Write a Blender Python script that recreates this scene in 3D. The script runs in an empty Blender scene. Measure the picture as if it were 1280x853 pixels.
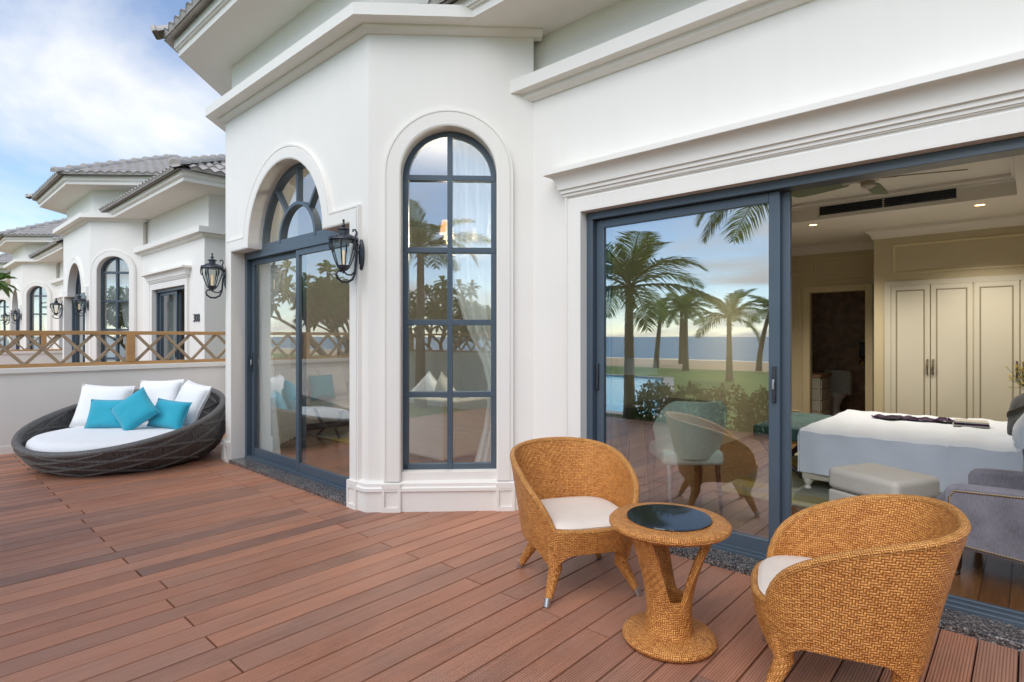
import bpy, bmesh, math, random
from mathutils import Vector, Matrix, noise
R = math.radians
PI = math.pi
random.seed(7)
S = bpy.context.scene
COL = S.collection

# ------------------------------------------------------------------ camera, sky, sun, exposure
cam = bpy.data.cameras.new('Camera')
cam.lens = 20.0; cam.sensor_width = 36.0; cam.shift_y = -0.0043
cam.clip_start = 0.05; cam.clip_end = 20000
camo = bpy.data.objects.new('Camera', cam); COL.objects.link(camo)
camo.location = (0, 0, 1.4); camo.rotation_euler = (R(90), 0, R(42.35))
S.camera = camo

SUN_EL, SUN_AZ = 45.0, 168.0            # azimuth, degrees clockwise from +Y
W = bpy.data.worlds.new('World'); S.world = W; W.use_nodes = True
nt = W.node_tree; nt.nodes.clear()
def wn(t, **k):
    n = nt.nodes.new(t)
    for a, b in k.items(): setattr(n, a, b)
    return n
out = wn('ShaderNodeOutputWorld'); bg = wn('ShaderNodeBackground'); nt.links.new(bg.outputs[0], out.inputs[0])
sky = wn('ShaderNodeTexSky', sky_type='NISHITA'); sky.sun_disc = False
sky.sun_elevation = R(SUN_EL); sky.sun_rotation = R(SUN_AZ); sky.air_density = 0.8; sky.dust_density = 0.0; sky.ozone_density = 1.2
tc = wn('ShaderNodeTexCoord'); sep = wn('ShaderNodeSeparateXYZ'); nt.links.new(tc.outputs['Generated'], sep.inputs[0])
def wm(op, a, b=None):
    n = wn('ShaderNodeMath', operation=op)
    for i, v in enumerate((a, b)):
        if v is None: continue
        if isinstance(v, (int, float)): n.inputs[i].default_value = v
        else: nt.links.new(v, n.inputs[i])
    return n.outputs[0]
zz = wm('ADD', wm('MAXIMUM', sep.outputs[2], 0.0), 0.16)
cx_ = wm('DIVIDE', sep.outputs[0], zz); cy_ = wm('DIVIDE', sep.outputs[1], zz)
comb = wn('ShaderNodeCombineXYZ'); nt.links.new(cx_, comb.inputs[0]); nt.links.new(cy_, comb.inputs[1])
mp = wn('ShaderNodeMapping'); mp.inputs['Location'].default_value = (7.52, 5.17, 0.0); mp.inputs['Rotation'].default_value = (0, 0, R(28)); mp.inputs['Scale'].default_value = (0.34, 0.62, 1)
nt.links.new(comb.outputs[0], mp.inputs[0])
n1 = wn('ShaderNodeTexNoise'); n1.inputs['Scale'].default_value = 1.0; n1.inputs['Detail'].default_value = 9; n1.inputs['Roughness'].default_value = 0.56; n1.inputs['Distortion'].default_value = 0.35
nt.links.new(mp.outputs[0], n1.inputs['Vector'])
rp = wn('ShaderNodeValToRGB'); rp.color_ramp.elements[0].position = 0.495; rp.color_ramp.elements[0].color = (0.06, 0.06, 0.06, 1); rp.color_ramp.elements[1].position = 0.625; rp.color_ramp.elements[1].color = (.96, .96, .96, 1)
nt.links.new(n1.outputs['Fac'], rp.inputs[0])
n2 = wn('ShaderNodeTexNoise'); n2.inputs['Scale'].default_value = 2.7; n2.inputs['Detail'].default_value = 6
nt.links.new(mp.outputs[0], n2.inputs['Vector'])
ccol = wn('ShaderNodeValToRGB'); ccol.color_ramp.elements[0].position = 0.3; ccol.color_ramp.elements[0].color = (0.52, 0.53, 0.545, 1); ccol.color_ramp.elements[1].position = 0.62; ccol.color_ramp.elements[1].color = (0.63, 0.635, 0.64, 1)
nt.links.new(n2.outputs['Fac'], ccol.inputs[0])
SKY_STRENGTH = 0.13
sc_ = wn('ShaderNodeMix', data_type='RGBA', blend_type='MIX')
skm = wn('ShaderNodeVectorMath', operation='SCALE'); skm.inputs['Scale'].default_value = 1.0
nt.links.new(sky.outputs[0], skm.inputs[0])
cl = wn('ShaderNodeVectorMath', operation='SCALE'); cl.inputs['Scale'].default_value = 1.0 / SKY_STRENGTH
nt.links.new(ccol.outputs[0], cl.inputs[0])
nt.links.new(rp.outputs[0], sc_.inputs[0]); nt.links.new(skm.outputs[0], sc_.inputs[6]); nt.links.new(cl.outputs[0], sc_.inputs[7])
nt.links.new(sc_.outputs[2], bg.inputs[0]); bg.inputs[1].default_value = SKY_STRENGTH

sun = bpy.data.lights.new('sun', 'SUN'); sun.energy = 1.65; sun.angle = R(60); sun.color = (1.0, 0.945, 0.87)
suno = bpy.data.objects.new('sun', sun); COL.objects.link(suno); suno.location = (-20, -40, 60)
az = R(SUN_AZ); el = R(SUN_EL)
sd = Vector((math.sin(az) * math.cos(el), math.cos(az) * math.cos(el), math.sin(el)))
suno.rotation_euler = sd.to_track_quat('Z', 'Y').to_euler()

vs = S.view_settings
vs.view_transform = 'Standard'; vs.look = 'None'; vs.exposure = 0.86; vs.gamma = 1.0; vs.use_curve_mapping = False
S.render.engine = 'CYCLES'
cy = S.cycles
cy.use_denoising = True
try: cy.denoiser = 'OPENIMAGEDENOISE'
except Exception: pass
cy.max_bounces = 10; cy.diffuse_bounces = 5; cy.glossy_bounces = 5; cy.transparent_max_bounces = 16; cy.transmission_bounces = 6
cy.sample_clamp_indirect = 6.0; cy.caustics_reflective = False; cy.caustics_refractive = False

# ------------------------------------------------------------------ mesh helpers
class MB:
    def __init__(s): s.v = []; s.f = []; s.uv = []
    def vert(s, p): s.v.append(tuple(p)); return len(s.v) - 1
    def face(s, pts, uv=None):
        i0 = len(s.v)
        s.v += [tuple(p) for p in pts]; s.f.append(list(range(i0, i0 + len(pts)))); s.uv.append(uv)
    def idx(s, ids, uv=None): s.f.append(list(ids)); s.uv.append(uv)
    def box(s, x0, y0, z0, x1, y1, z1):
        s.hexa([(x0,y0,z0),(x1,y0,z0),(x1,y1,z0),(x0,y1,z0),(x0,y0,z1),(x1,y0,z1),(x1,y1,z1),(x0,y1,z1)]); return s
    def hexa(s, p):
        i = len(s.v); s.v += [tuple(q) for q in p]
        for q in ((0,3,2,1),(4,5,6,7),(0,1,5,4),(1,2,6,5),(2,3,7,6),(3,0,4,7)): s.f.append([i+k for k in q]); s.uv.append(None)
        return s
    def obox(s, M, sx, sy, sz):
        c = [(-sx/2,-sy/2,-sz/2),(sx/2,-sy/2,-sz/2),(sx/2,sy/2,-sz/2),(-sx/2,sy/2,-sz/2),(-sx/2,-sy/2,sz/2),(sx/2,-sy/2,sz/2),(sx/2,sy/2,sz/2),(-sx/2,sy/2,sz/2)]
        return s.hexa([M @ Vector(q) for q in c])
    def bar(s, a, b, w, d, up=(0,0,1)):
        a = Vector(a); b = Vector(b); x = (b - a); L = x.length; x.normalize(); u = Vector(up)
        y = u.cross(x); y.normalize(); z = x.cross(y)
        M = Matrix((x, y, z)).transposed().to_4x4(); M.translation = (a + b) / 2
        return s.obox(M, L, w, d)
    def grid(s, P, cu=False, cv=False, uvs=None):
        nu = len(P); nv = len(P[0]); i0 = len(s.v)
        for r in P: s.v += [tuple(q) for q in r]
        if uvs is None:
            U = [0.0]; jm = nv // 2
            for i in range(1, nu + 1): U.append(U[-1] + (Vector(P[i % nu][jm]) - Vector(P[i-1][jm])).length)
            Vv = [0.0]; im = nu // 2
            for j in range(1, nv + 1): Vv.append(Vv[-1] + (Vector(P[im][j % nv]) - Vector(P[im][j-1])).length)
            uvf = lambda i, j: (U[i], Vv[j])
        else: uvf = uvs
        for i in range(nu if cu else nu - 1):
            for j in range(nv if cv else nv - 1):
                a = i0 + i*nv + j; b = i0 + ((i+1) % nu)*nv + j; c = i0 + ((i+1) % nu)*nv + (j+1) % nv; d = i0 + i*nv + (j+1) % nv
                s.f.append([a, b, c, d]); s.uv.append([uvf(i,j), uvf(i+1,j), uvf(i+1,j+1), uvf(i,j+1)])
        return s
    def lathe(s, prof, n=24, c=(0,0,0), a0=0, caps=False):
        P = [[(c[0]+r*math.cos(a0+2*PI*i/n), c[1]+r*math.sin(a0+2*PI*i/n), c[2]+z) for r, z in prof] for i in range(n)]
        s.grid(P, cu=True); return s
    def tube(s, pts, r, n=8, cap=True):
        pts = [Vector(p) for p in pts]; m = len(pts); rs = r if isinstance(r, (list, tuple)) else [r]*m
        t0 = (pts[1]-pts[0]).normalized(); ref = Vector((0,0,1)) if abs(t0.z) < .9 else Vector((1,0,0))
        nrm = t0.cross(ref).normalized(); P = []
        for i in range(m):
            t = (pts[min(i+1,m-1)] - pts[max(i-1,0)]).normalized()
            nrm = (nrm - t*nrm.dot(t)).normalized(); b = t.cross(nrm)
            P.append([pts[i] + (nrm*math.cos(2*PI*k/n) + b*math.sin(2*PI*k/n))*rs[i] for k in range(n)])
        i0 = len(s.v); s.grid(P, cv=True)
        if cap:
            s.idx([i0+k for k in range(n)][::-1]); s.idx([i0+(m-1)*n+k for k in range(n)])
        return s
    def sweep(s, path, prof, closed=False, caps=True):
        """plan path [(x,y)], profile [(out,z)]: mitred moulding, outward is to the right of travel"""
        P = []; n = len(path)
        for i in range(n):
            def dr(a, b): d = Vector((path[b][0]-path[a][0], path[b][1]-path[a][1])); return d.normalized()
            if closed: d1 = dr((i-1) % n, i); d2 = dr(i, (i+1) % n)
            else: d1 = dr(i-1, i) if i > 0 else dr(i, i+1); d2 = dr(i, i+1) if i < n-1 else d1
            a = Vector((d1.y, -d1.x)); b = Vector((d2.y, -d2.x)); m = (a+b); m = m / (m.dot(a))
            P.append([(path[i][0]+m.x*o, path[i][1]+m.y*o, z) for o, z in prof])
        i0 = len(s.v); k = len(prof); s.grid(P, cu=closed)
        if caps and not closed:
            s.idx([i0+j for j in range(k)]); s.idx([i0+(n-1)*k+j for j in range(k)][::-1])
        return s
    def build(s, name, mat, parent=None, smooth=35, base=None, bevel=0, seg=2, recalc=True, weld=True):
        me = bpy.data.meshes.new(name)
        v = s.v
        if base is not None: v = [(p[0]-base[0], p[1]-base[1], p[2]-base[2]) for p in v]
        me.from_pydata(v, [], s.f)
        if any(u is not None for u in s.uv):
            ul = me.uv_layers.new(name='UVMap'); k = 0
            for fi, f in enumerate(s.f):
                u = s.uv[fi]
                for j in range(len(f)):
                    if u is not None: ul.data[k].uv = u[j]
                    k += 1
        if recalc or weld:
            bm = bmesh.new(); bm.from_mesh(me)
            if weld: bmesh.ops.remove_doubles(bm, verts=bm.verts, dist=1e-5)
            if recalc: bmesh.ops.recalc_face_normals(bm, faces=bm.faces)
            bm.to_mesh(me); bm.free()
        if smooth:
            me.polygons.foreach_set('use_smooth', [True]*len(me.polygons)); me.set_sharp_from_angle(angle=R(smooth))
        o = mesh_obj(name, me, mat, parent)
        if bevel:
            m = o.modifiers.new('bevel', 'BEVEL'); m.width = bevel; m.segments = seg; m.limit_method = 'ANGLE'; m.angle_limit = R(40); m.harden_normals = False
        return o
def mesh_obj(name, me, mat=None, parent=None):
    if mat is not None and not me.materials: me.materials.append(mat)
    o = bpy.data.objects.new(name, me); COL.objects.link(o)
    if parent is not None: o.parent = parent
    return o
def empty(name, loc=(0,0,0), rz=0):
    o = bpy.data.objects.new(name, None); COL.objects.link(o); o.location = loc; o.rotation_euler = (0,0,rz); o.empty_display_size = .1
    return o
def tag(o, label, cat=None, group=None, kind=None):
    if label: o['label'] = label
    if cat: o['category'] = cat
    if group: o['group'] = group
    if kind: o['kind'] = kind
    return o
def struct(o): o['kind'] = 'structure'; return o
def copy_tree(o, parent=None):
    c = o.copy(); COL.objects.link(c); c.parent = parent
    for ch in list(o.children): copy_tree(ch, c)
    return c
def place(o, loc, rz=0, rx=None, ry=None):
    o.location = loc; o.rotation_euler = (rx or 0, ry or 0, rz); return o

# ------------------------------------------------------------------ materials
class NT:
    def __init__(s, name):
        s.m = bpy.data.materials.new(name); s.m.use_nodes = True; s.t = s.m.node_tree; s.b = s.t.nodes['Principled BSDF']; s.out = s.t.nodes['Material Output']
    def n(s, t, **k):
        x = s.t.nodes.new(t)
        for a, b in k.items():
            if hasattr(x, a) and a != 'inputs': setattr(x, a, b)
        return x
    def link(s, a, b): s.t.links.new(a, b)
    def math(s, op, a, b=None, c=None):
        x = s.n('ShaderNodeMath', operation=op)
        for i, v in enumerate((a, b, c)):
            if v is None: continue
            if isinstance(v, (int, float)): x.inputs[i].default_value = v
            else: s.link(v, x.inputs[i])
        return x.outputs[0]
    def coord(s, kind='Object'): return s.n('ShaderNodeTexCoord').outputs[kind]
    def noise(s, vec, scale, detail=4, rough=.5, dist=0):
        x = s.n('ShaderNodeTexNoise'); x.inputs['Scale'].default_value = scale; x.inputs['Detail'].default_value = detail; x.inputs['Roughness'].default_value = rough; x.inputs['Distortion'].default_value = dist
        if vec is not None: s.link(vec, x.inputs['Vector'])
        return x.outputs['Fac']
    def mapping(s, vec, scale=(1,1,1), loc=(0,0,0), rot=(0,0,0)):
        x = s.n('ShaderNodeMapping'); s.link(vec, x.inputs[0]); x.inputs['Scale'].default_value = scale; x.inputs['Location'].default_value = loc; x.inputs['Rotation'].default_value = rot
        return x.outputs[0]
    def ramp(s, fac, stops, interp='LINEAR'):
        x = s.n('ShaderNodeValToRGB'); e = x.color_ramp.elements; x.color_ramp.interpolation = interp
        while len(e) < len(stops): e.new(.5)
        for i, (p, c) in enumerate(stops): e[i].position = p; e[i].color = (*c, 1) if len(c) == 3 else c
        s.link(fac, x.inputs[0]); return x.outputs[0]
    def mix(s, fac, a, b, blend='MIX'):
        x = s.n('ShaderNodeMix', data_type='RGBA', blend_type=blend)
        for i, v in ((0, fac), (6, a), (7, b)):
            if isinstance(v, (int, float)): x.inputs[i].default_value = v
            elif isinstance(v, tuple): x.inputs[i].default_value = (*v, 1)
            else: s.link(v, x.inputs[i])
        return x.outputs[2]
    def color(s, c):
        if isinstance(c, tuple): s.b.inputs['Base Color'].default_value = (*c, 1)
        else: s.link(c, s.b.inputs['Base Color'])
    def set(s, **k):
        for a, v in k.items():
            a = a.replace('_', ' ').title().replace('Ior', 'IOR')
            if isinstance(v, (int, float)): s.b.inputs[a].default_value = v
            elif isinstance(v, tuple): s.b.inputs[a].default_value = (*v, 1) if len(v) == 3 else v
            else: s.link(v, s.b.inputs[a])
    def bump(s, h, strength=.3, dist=.01):
        x = s.n('ShaderNodeBump'); x.inputs['Strength'].default_value = strength; x.inputs['Distance'].default_value = dist
        s.link(h, x.inputs['Height']); s.link(x.outputs[0], s.b.inputs['Normal']); return x

def simple(name, c, rough=.5, var=.08, nscale=6, bump=0, bscale=200, metallic=0, bdist=.002, spec=None):
    m = NT(name); co = m.coord()
    f = m.noise(co, nscale, 5, .6)
    lo = tuple(max(0, x*(1-var)) for x in c); hi = tuple(min(1, x*(1+var)) for x in c)
    m.color(m.ramp(f, [(.3, lo), (.7, hi)])); m.set(roughness=rough, metallic=metallic)
    if spec is not None: m.b.inputs['Specular IOR Level'].default_value = spec
    if bump: m.bump(m.noise(co, bscale, 3), bump, bdist)
    return m.m
M = {}
def plaster(name, c):
    m = NT(name); co = m.coord('Object')
    a = m.noise(co, 1.3, 6, .6); b = m.noise(m.mapping(co, (9, 9, .8)), 1.0, 4)
    big = m.ramp(a, [(.3, tuple(x*.965 for x in c)), (.7, c)])
    st = m.ramp(b, [(.30, (.988, .986, .982)), (.55, (1, 1, 1))])
    m.color(m.mix(1.0, big, st, 'MULTIPLY')); m.set(roughness=.72); m.b.inputs['Specular IOR Level'].default_value = .3
    m.bump(m.noise(co, 90, 5, .65), .10, .004)
    return m.m
M['plaster'] = plaster('white_plaster', (.80, .772, .722))
M['soffit'] = plaster('soffit_plaster', (.82, .792, .742))
M['wallwhite'] = simple('inner_white', (.72, .70, .66), .7, .03)
M['frame'] = simple('blue_grey_paint', (.066, .092, .120), .34, .06, 3, .05, 300)
M['iron'] = simple('dark_iron', (.055, .062, .075), .42, .35, 30, .4, 120, .6)
M['chrome'] = simple('steel', (.6, .6, .6), .3, .05, metallic=1)
def glass(name, f0=.30, tint=(.93, .97, .96), rough=0.0):
    m = NT(name); m.t.nodes.remove(m.b)
    lw = m.n('ShaderNodeLayerWeight'); lw.inputs[0].default_value = .5
    fac = m.math('ADD', m.math('MULTIPLY', m.math('POWER', lw.outputs['Facing'], 4.0), .75), f0)
    tr = m.n('ShaderNodeBsdfTransparent'); tr.inputs[0].default_value = (*tint, 1)
    gl = m.n('ShaderNodeBsdfGlossy'); gl.inputs['Roughness'].default_value = rough; gl.inputs['Color'].default_value = (.96, .98, .97, 1)
    wv = m.n('ShaderNodeBump'); wv.inputs['Strength'].default_value = .25; wv.inputs['Distance'].default_value = .0012; m.link(m.noise(m.coord(), 1.8, 1), wv.inputs['Height']); m.link(wv.outputs[0], gl.inputs['Normal'])
    mx = m.n('ShaderNodeMixShader'); m.link(fac, mx.inputs[0]); m.link(tr.outputs[0], mx.inputs[1]); m.link(gl.outputs[0], mx.inputs[2]); m.link(mx.outputs[0], m.out.inputs[0])
    return m.m
M['glass'] = glass('window_glass', .33)
M['patioglass'] = glass('patio_glass', .42)
M['glass2'] = glass('rear_sash_glass', .04)
M['lampglass'] = glass('lamp_glass', .05, (.9, .92, .9), .15)
def granite():
    m = NT('granite'); co = m.coord()
    v = m.n('ShaderNodeTexVoronoi'); v.inputs['Scale'].default_value = 150; m.link(co, v.inputs['Vector'])
    s1 = m.n('ShaderNodeSeparateColor'); m.link(v.outputs['Color'], s1.inputs[0])
    m.color(m.ramp(s1.outputs[0], [(0, (.015, .015, .018)), (.45, (.06, .058, .06)), (.75, (.16, .14, .13)), (1, (.34, .31, .29))]))
    m.set(roughness=.16); return m.m
M['granite'] = granite()
def deckmat():
    m = NT('deck_composite'); co = m.coord(); oi = m.n('ShaderNodeObjectInfo'); r = oi.outputs['Random']
    off = m.n('ShaderNodeCombineXYZ'); m.link(m.math('MULTIPLY', r, 37.0), off.inputs[0]); m.link(m.math('MULTIPLY', r, 91.0), off.inputs[1])
    ad = m.n('ShaderNodeVectorMath', operation='ADD'); m.link(co, ad.inputs[0]); m.link(off.outputs[0], ad.inputs[1]); p = ad.outputs[0]
    base = m.ramp(r, [(0, (.290, .152, .108)), (.15, (.440, .196, .118)), (.4, (.505, .222, .130)), (.55, (.375, .192, .130)), (.75, (.550, .242, .142)), (.9, (.415, .202, .130)), (1, (.285, .158, .115))])
    st = m.noise(m.mapping(p, (60, 2.0, 10)), 1.0, 5, .65)
    c = m.mix(.55, base, m.ramp(st, [(.3, (.36, .36, .36)), (.7, (.66, .64, .62))]), 'OVERLAY')
    wear = m.noise(p, 2.2, 5, .65)
    c = m.mix(m.ramp(wear, [(.46, (0, 0, 0)), (.8, (.42, .42, .42))]), c, (.38, .26, .21))
    stain = m.ramp(m.noise(m.mapping(p, (1.5, .6, 1)), 1.6, 6, .7), [(.28, (.72, .70, .70)), (.5, (1, 1, 1))])
    c = m.mix(1.0, c, stain, 'MULTIPLY')
    sx = m.n('ShaderNodeSeparateXYZ'); m.link(co, sx.inputs[0])
    g = m.math('SINE', m.math('MULTIPLY', sx.outputs[0], 2*PI/.0115))
    g = m.math('POWER', m.math('ABSOLUTE', m.math('MULTIPLY', m.math('ADD', g, 1.0), .5)), .4)
    h = m.math('ADD', m.math('MULTIPLY', g, 1.0), m.math('MULTIPLY', st, .4))
    m.color(m.mix(1.0, c, m.ramp(g, [(.15, (.62, .60, .58)), (.6, (1, 1, 1))]), 'MULTIPLY'))
    m.bump(h, .8, .003)
    m.set(roughness=m.math('ADD', m.math('MULTIPLY', wear, .3), .28)); m.b.inputs['Specular IOR Level'].default_value = .45
    return m.m
M['deck'] = deckmat()
M['gap'] = simple('joist_dark', (.012, .010, .009), .9)
def weave(name, c_lo, c_hi, strand=.010, zig=14, depth=.004, rough=.42, var=.25):
    m = NT(name); uv = m.n('ShaderNodeTexCoord').outputs['UV']
    sp = m.n('ShaderNodeSeparateXYZ'); m.link(uv, sp.inputs[0])
    u = m.math('DIVIDE', sp.outputs[0], strand); v = m.math('DIVIDE', sp.outputs[1], strand)
    i = m.math('FLOOR', u); j = m.math('FLOOR', v); fu = m.math('FRACT', u); fv = m.math('FRACT', v)
    ip = m.math('PINGPONG', i, zig) if zig else i
    k = m.math('FLOORED_MODULO', m.math('ADD', ip, j), 4.0)
    hov = m.math('LESS_THAN', k, 1.5)                       # horizontal strand on top
    def prof(f):
        t = m.math('SUBTRACT', m.math('MULTIPLY', f, 2), 1); return m.math('SUBTRACT', 1, m.math('POWER', m.math('ABSOLUTE', t), 2.6))
    hh = prof(fv); hv = prof(fu)
    # the float dips at its two ends
    e1 = m.math('ADD', k, fu); e1 = m.math('SINE', m.math('MULTIPLY', e1, PI/2)); e1 = m.math('ADD', m.math('MULTIPLY', m.math('ABSOLUTE', e1), .55), .45)
    e2 = m.math('ADD', m.math('SUBTRACT', k, 2.0), fv); e2 = m.math('SINE', m.math('MULTIPLY', e2, PI/2)); e2 = m.math('ADD', m.math('MULTIPLY', m.math('ABSOLUTE', e2), .55), .45)
    A = m.math('MULTIPLY', hh, e1); B = m.math('MULTIPLY', hv, e2)
    h = m.math('ADD', m.math('MULTIPLY', A, hov), m.math('MULTIPLY', B, m.math('SUBTRACT', 1, hov)))
    co = m.coord()
    tone = m.noise(co, 14, 5, .6)
    strv = m.n('ShaderNodeTexWhiteNoise', noise_dimensions='2D')
    cb = m.n('ShaderNodeCombineXYZ'); m.link(m.math('FLOOR', m.math('MULTIPLY', u, .5)), cb.inputs[0]); m.link(j, cb.inputs[1]); m.link(cb.outputs[0], strv.inputs['Vector'])
    t = m.math('ADD', m.math('MULTIPLY', tone, .6), m.math('MULTIPLY', strv.outputs['Value'], .4))
    c = m.ramp(t, [(.25, c_lo), (.75, c_hi)])
    gapc = tuple(x*.36 for x in c_lo)
    c = m.mix(m.ramp(h, [(.04, (1, 1, 1)), (.46, (0, 0, 0))]), c, gapc)
    rid = m.math('MULTIPLY', m.math('SINE', m.math('MULTIPLY', m.math('ADD', j, m.math('MULTIPLY', ip, .5)), PI/2)), .35)
    m.color(c); m.bump(m.math('ADD', h, rid), 1.0, depth*1.2); m.set(roughness=rough)
    return m.m
M['rattan'] = weave('honey_rattan', (.52, .188, .038), (.82, .362, .092), .0094, 12)
M['rope'] = weave('honey_rattan_rim', (.57, .23, .05), (.83, .39, .105), .008, 0)
def strand():
    m = NT('grey_rattan'); uv = m.n('ShaderNodeTexCoord').outputs['UV']; a = m.noise(m.mapping(uv, (170, 9, 1)), 1, 3, .6, .3); b = m.noise(m.mapping(uv, (30, 40, 1)), 1, 4, .6)
    h = m.math('ADD', m.math('MULTIPLY', a, .75), m.math('MULTIPLY', b, .25)); m.color(m.ramp(h, [(.34, (.016, .015, .015)), (.5, (.085, .080, .077)), (.66, (.20, .19, .185))])); m.bump(h, .9, .01); m.set(roughness=.55); return m.m
M['greyrattan'] = strand()
M['greyband'] = simple('grey_rattan_band', (.115, .108, .103), .55, .45, 60, .8, 220)
def fabric(name, c, rough=.9, scale=900, var=.05, bump=.25, sheen=.2, fold=0):
    m = NT(name); co = m.coord(); f = m.noise(co, 7, 4)
    a = m.noise(m.mapping(co, (1, 1, .15)), scale, 2); 
    m.color(m.ramp(m.math('ADD', m.math('MULTIPLY', f, .6), m.math('MULTIPLY', a, .4)), [(.3, tuple(x*(1-var*2) for x in c)), (.7, tuple(min(1, x*(1+var)) for x in c))]))
    m.set(roughness=rough); m.b.inputs['Sheen Weight'].default_value = sheen; m.b.inputs['Specular IOR Level'].default_value = .2
    h = a if not fold else m.math('ADD', m.math('MULTIPLY', a, .15), m.math('MULTIPLY', m.noise(co, fold, 4, .55, .6), 1.0))
    m.bump(h, bump, .002 if not fold else .03)
    return m.m
M['white_cloth'] = fabric('white_cloth', (.83, .83, .83), .9, 700, .02, .25, .1, 5)
M['teal_cloth'] = fabric('teal_cloth', (.030, .37, .50), .85, 700, .06, .3, .3, 6)
M['cream_cloth'] = fabric('cream_cloth', (.80, .70, .60), .9, 700, .03, .25, .1, 6)
M['sheet'] = fabric('bed_sheet', (.70, .76, .86), .85, 600, .02, .3, .1, 4)
M['lilac'] = fabric('lilac_grey_tweed', (.225, .212, .238), .95, 260, .22, .5)
M['beige'] = fabric('beige_linen', (.55, .52, .46), .9, 500, .04)
M['mint'] = fabric('mint_velvet', (.74, .84, .72), .85, 500, .04)
M['tealtuft'] = fabric('teal_tufted_velvet', (.06, .13, .125), .85, 60, .25, .5)
M['darkcloth'] = fabric('charcoal_cloth', (.07, .075, .08), .9, 300, .3)
M['purple'] = fabric('purple_scarf', (.05, .02, .06), .8, 60, .5)
M['greycloth'] = fabric('grey_cloth', (.30, .31, .33), .9, 400, .06)
def curtain_mat():
    m = NT('sheer_curtain'); m.t.nodes.remove(m.b)
    d = m.n('ShaderNodeBsdfDiffuse'); d.inputs[0].default_value = (.88, .90, .89, 1); t = m.n('ShaderNodeBsdfTranslucent'); t.inputs[0].default_value = (.85, .88, .86, 1)
    tp = m.n('ShaderNodeBsdfTransparent')
    a = m.n('ShaderNodeMixShader'); a.inputs[0].default_value = .25; m.link(d.outputs[0], a.inputs[1]); m.link(t.outputs[0], a.inputs[2])
    b = m.n('ShaderNodeMixShader'); b.inputs[0].default_value = .06; m.link(a.outputs[0], b.inputs[1]); m.link(tp.outputs[0], b.inputs[2]); m.link(b.outputs[0], m.out.inputs[0])
    return m.m
M['curtain'] = curtain_mat()
def woodfloor():
    m = NT('walnut_floor'); co = m.coord(); oi = m.n('ShaderNodeObjectInfo'); r = oi.outputs['Random']
    off = m.n('ShaderNodeCombineXYZ'); m.link(m.math('MULTIPLY', r, 57.0), off.inputs[0]); m.link(m.math('MULTIPLY', r, 31.0), off.inputs[2])
    ad = m.n('ShaderNodeVectorMath', operation='ADD'); m.link(co, ad.inputs[0]); m.link(off.outputs[0], ad.inputs[1])
    g = m.noise(m.mapping(ad.outputs[0], (26, 2.2, 8)), 1, 6, .6, 1.2)
    base = m.ramp(r, [(0, (.105, .045, .018)), (.5, (.17, .078, .03)), (1, (.135, .06, .022))])
    m.color(m.mix(.6, base, m.ramp(g, [(.3, (.3, .3, .3)), (.7, (.65, .65, .65))]), 'OVERLAY')); m.set(roughness=.22)
    return m.m
M['floor'] = woodfloor()
def wood(name, c, rough=.5, sc=(40, 40, 3)):
    m = NT(name); co = m.coord(); g = m.noise(m.mapping(co, sc), 1, 5, .6, .8)
    m.color(m.ramp(g, [(.3, tuple(x*.72 for x in c)), (.7, c)])); m.set(roughness=rough); m.bump(g, .15, .002); return m.m
M['oakrail'] = wood('oak_rail', (.52, .285, .105), .5, (14, 3, 14))
M['oakslat'] = wood('weathered_slat', (.40, .285, .175), .6, (14, 14, 14))
M['darkwood'] = wood('dark_wood', (.035, .018, .012), .3)
M['gold'] = simple('brass', (.62, .42, .14), .28, .05, metallic=1)
M['bronze'] = simple('antique_brass', (.34, .23, .10), .35, .1, metallic=1)
M['cream'] = simple('cream_lacquer', (.55, .52, .43), .42, .03, 2)
M['creamwall'] = simple('cream_wall', (.52, .45, .30), .65, .03, 2)
M['creamtrim'] = simple('cream_trim', (.60, .51, .33), .5, .03, 2)
M['doorline'] = simple('door_line', (.26, .22, .15), .5, .1)
M['line'] = simple('bronze_line', (.12, .09, .05), .5, .1)
M['ceiling'] = simple('ceiling_paint', (.76, .72, .66), .8, .02, 2)
M['brownstone'] = simple('brown_tile', (.42, .25, .14), .35, .35, 9)
M['porcelain'] = simple('porcelain', (.75, .72, .66), .12, .02)
M['black'] = simple('black_plastic', (.012, .012, .013), .4)
def blackglass():
    m = NT('black_glass'); m.color((.008, .012, .016)); m.set(roughness=.04); m.b.inputs['Specular IOR Level'].default_value = .6; return m.m
M['blackglass'] = blackglass()
def emis(name, c, s):
    m = NT(name); m.color((.8, .7, .5)); m.b.inputs['Emission Color'].default_value = (*c, 1); m.b.inputs['Emission Strength'].default_value = s; return m.m
M['bulb'] = emis('lit_bulb', (1, .62, .28), 3.5); M['candle'] = emis('candle_bulb', (1, .6, .25), .3); M['orangeshade'] = emis('lit_orange_shade', (1, .30, .03), .55)
M['whiteshade'] = simple('white_shade', (.78, .80, .74), .8, .02)
def tilemat():
    m = NT('roof_tile'); co = m.coord(); f = m.noise(co, 5, 6, .7); g = m.noise(co, 60, 4)
    m.color(m.ramp(m.math('ADD', m.math('MULTIPLY', f, .7), m.math('MULTIPLY', g, .3)), [(.3, (.29, .265, .245)), (.5, (.40, .37, .34)), (.72, (.50, .47, .435))])); m.set(roughness=.8); m.bump(g, .4, .006); return m.m
M['tile'] = tilemat()
def rugmat():
    m = NT('rug'); co = m.coord(); f = m.noise(m.mapping(co, (.6, 1.6, 1)), 1.6, 7, .65, .4)
    m.color(m.ramp(f, [(.3, (.13, .15, .13)), (.45, (.30, .31, .25)), (.56, (.36, .29, .05)), (.68, (.42, .42, .36))])); m.set(roughness=1); m.bump(m.noise(co, 300, 2), .5, .004); return m.m
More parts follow.
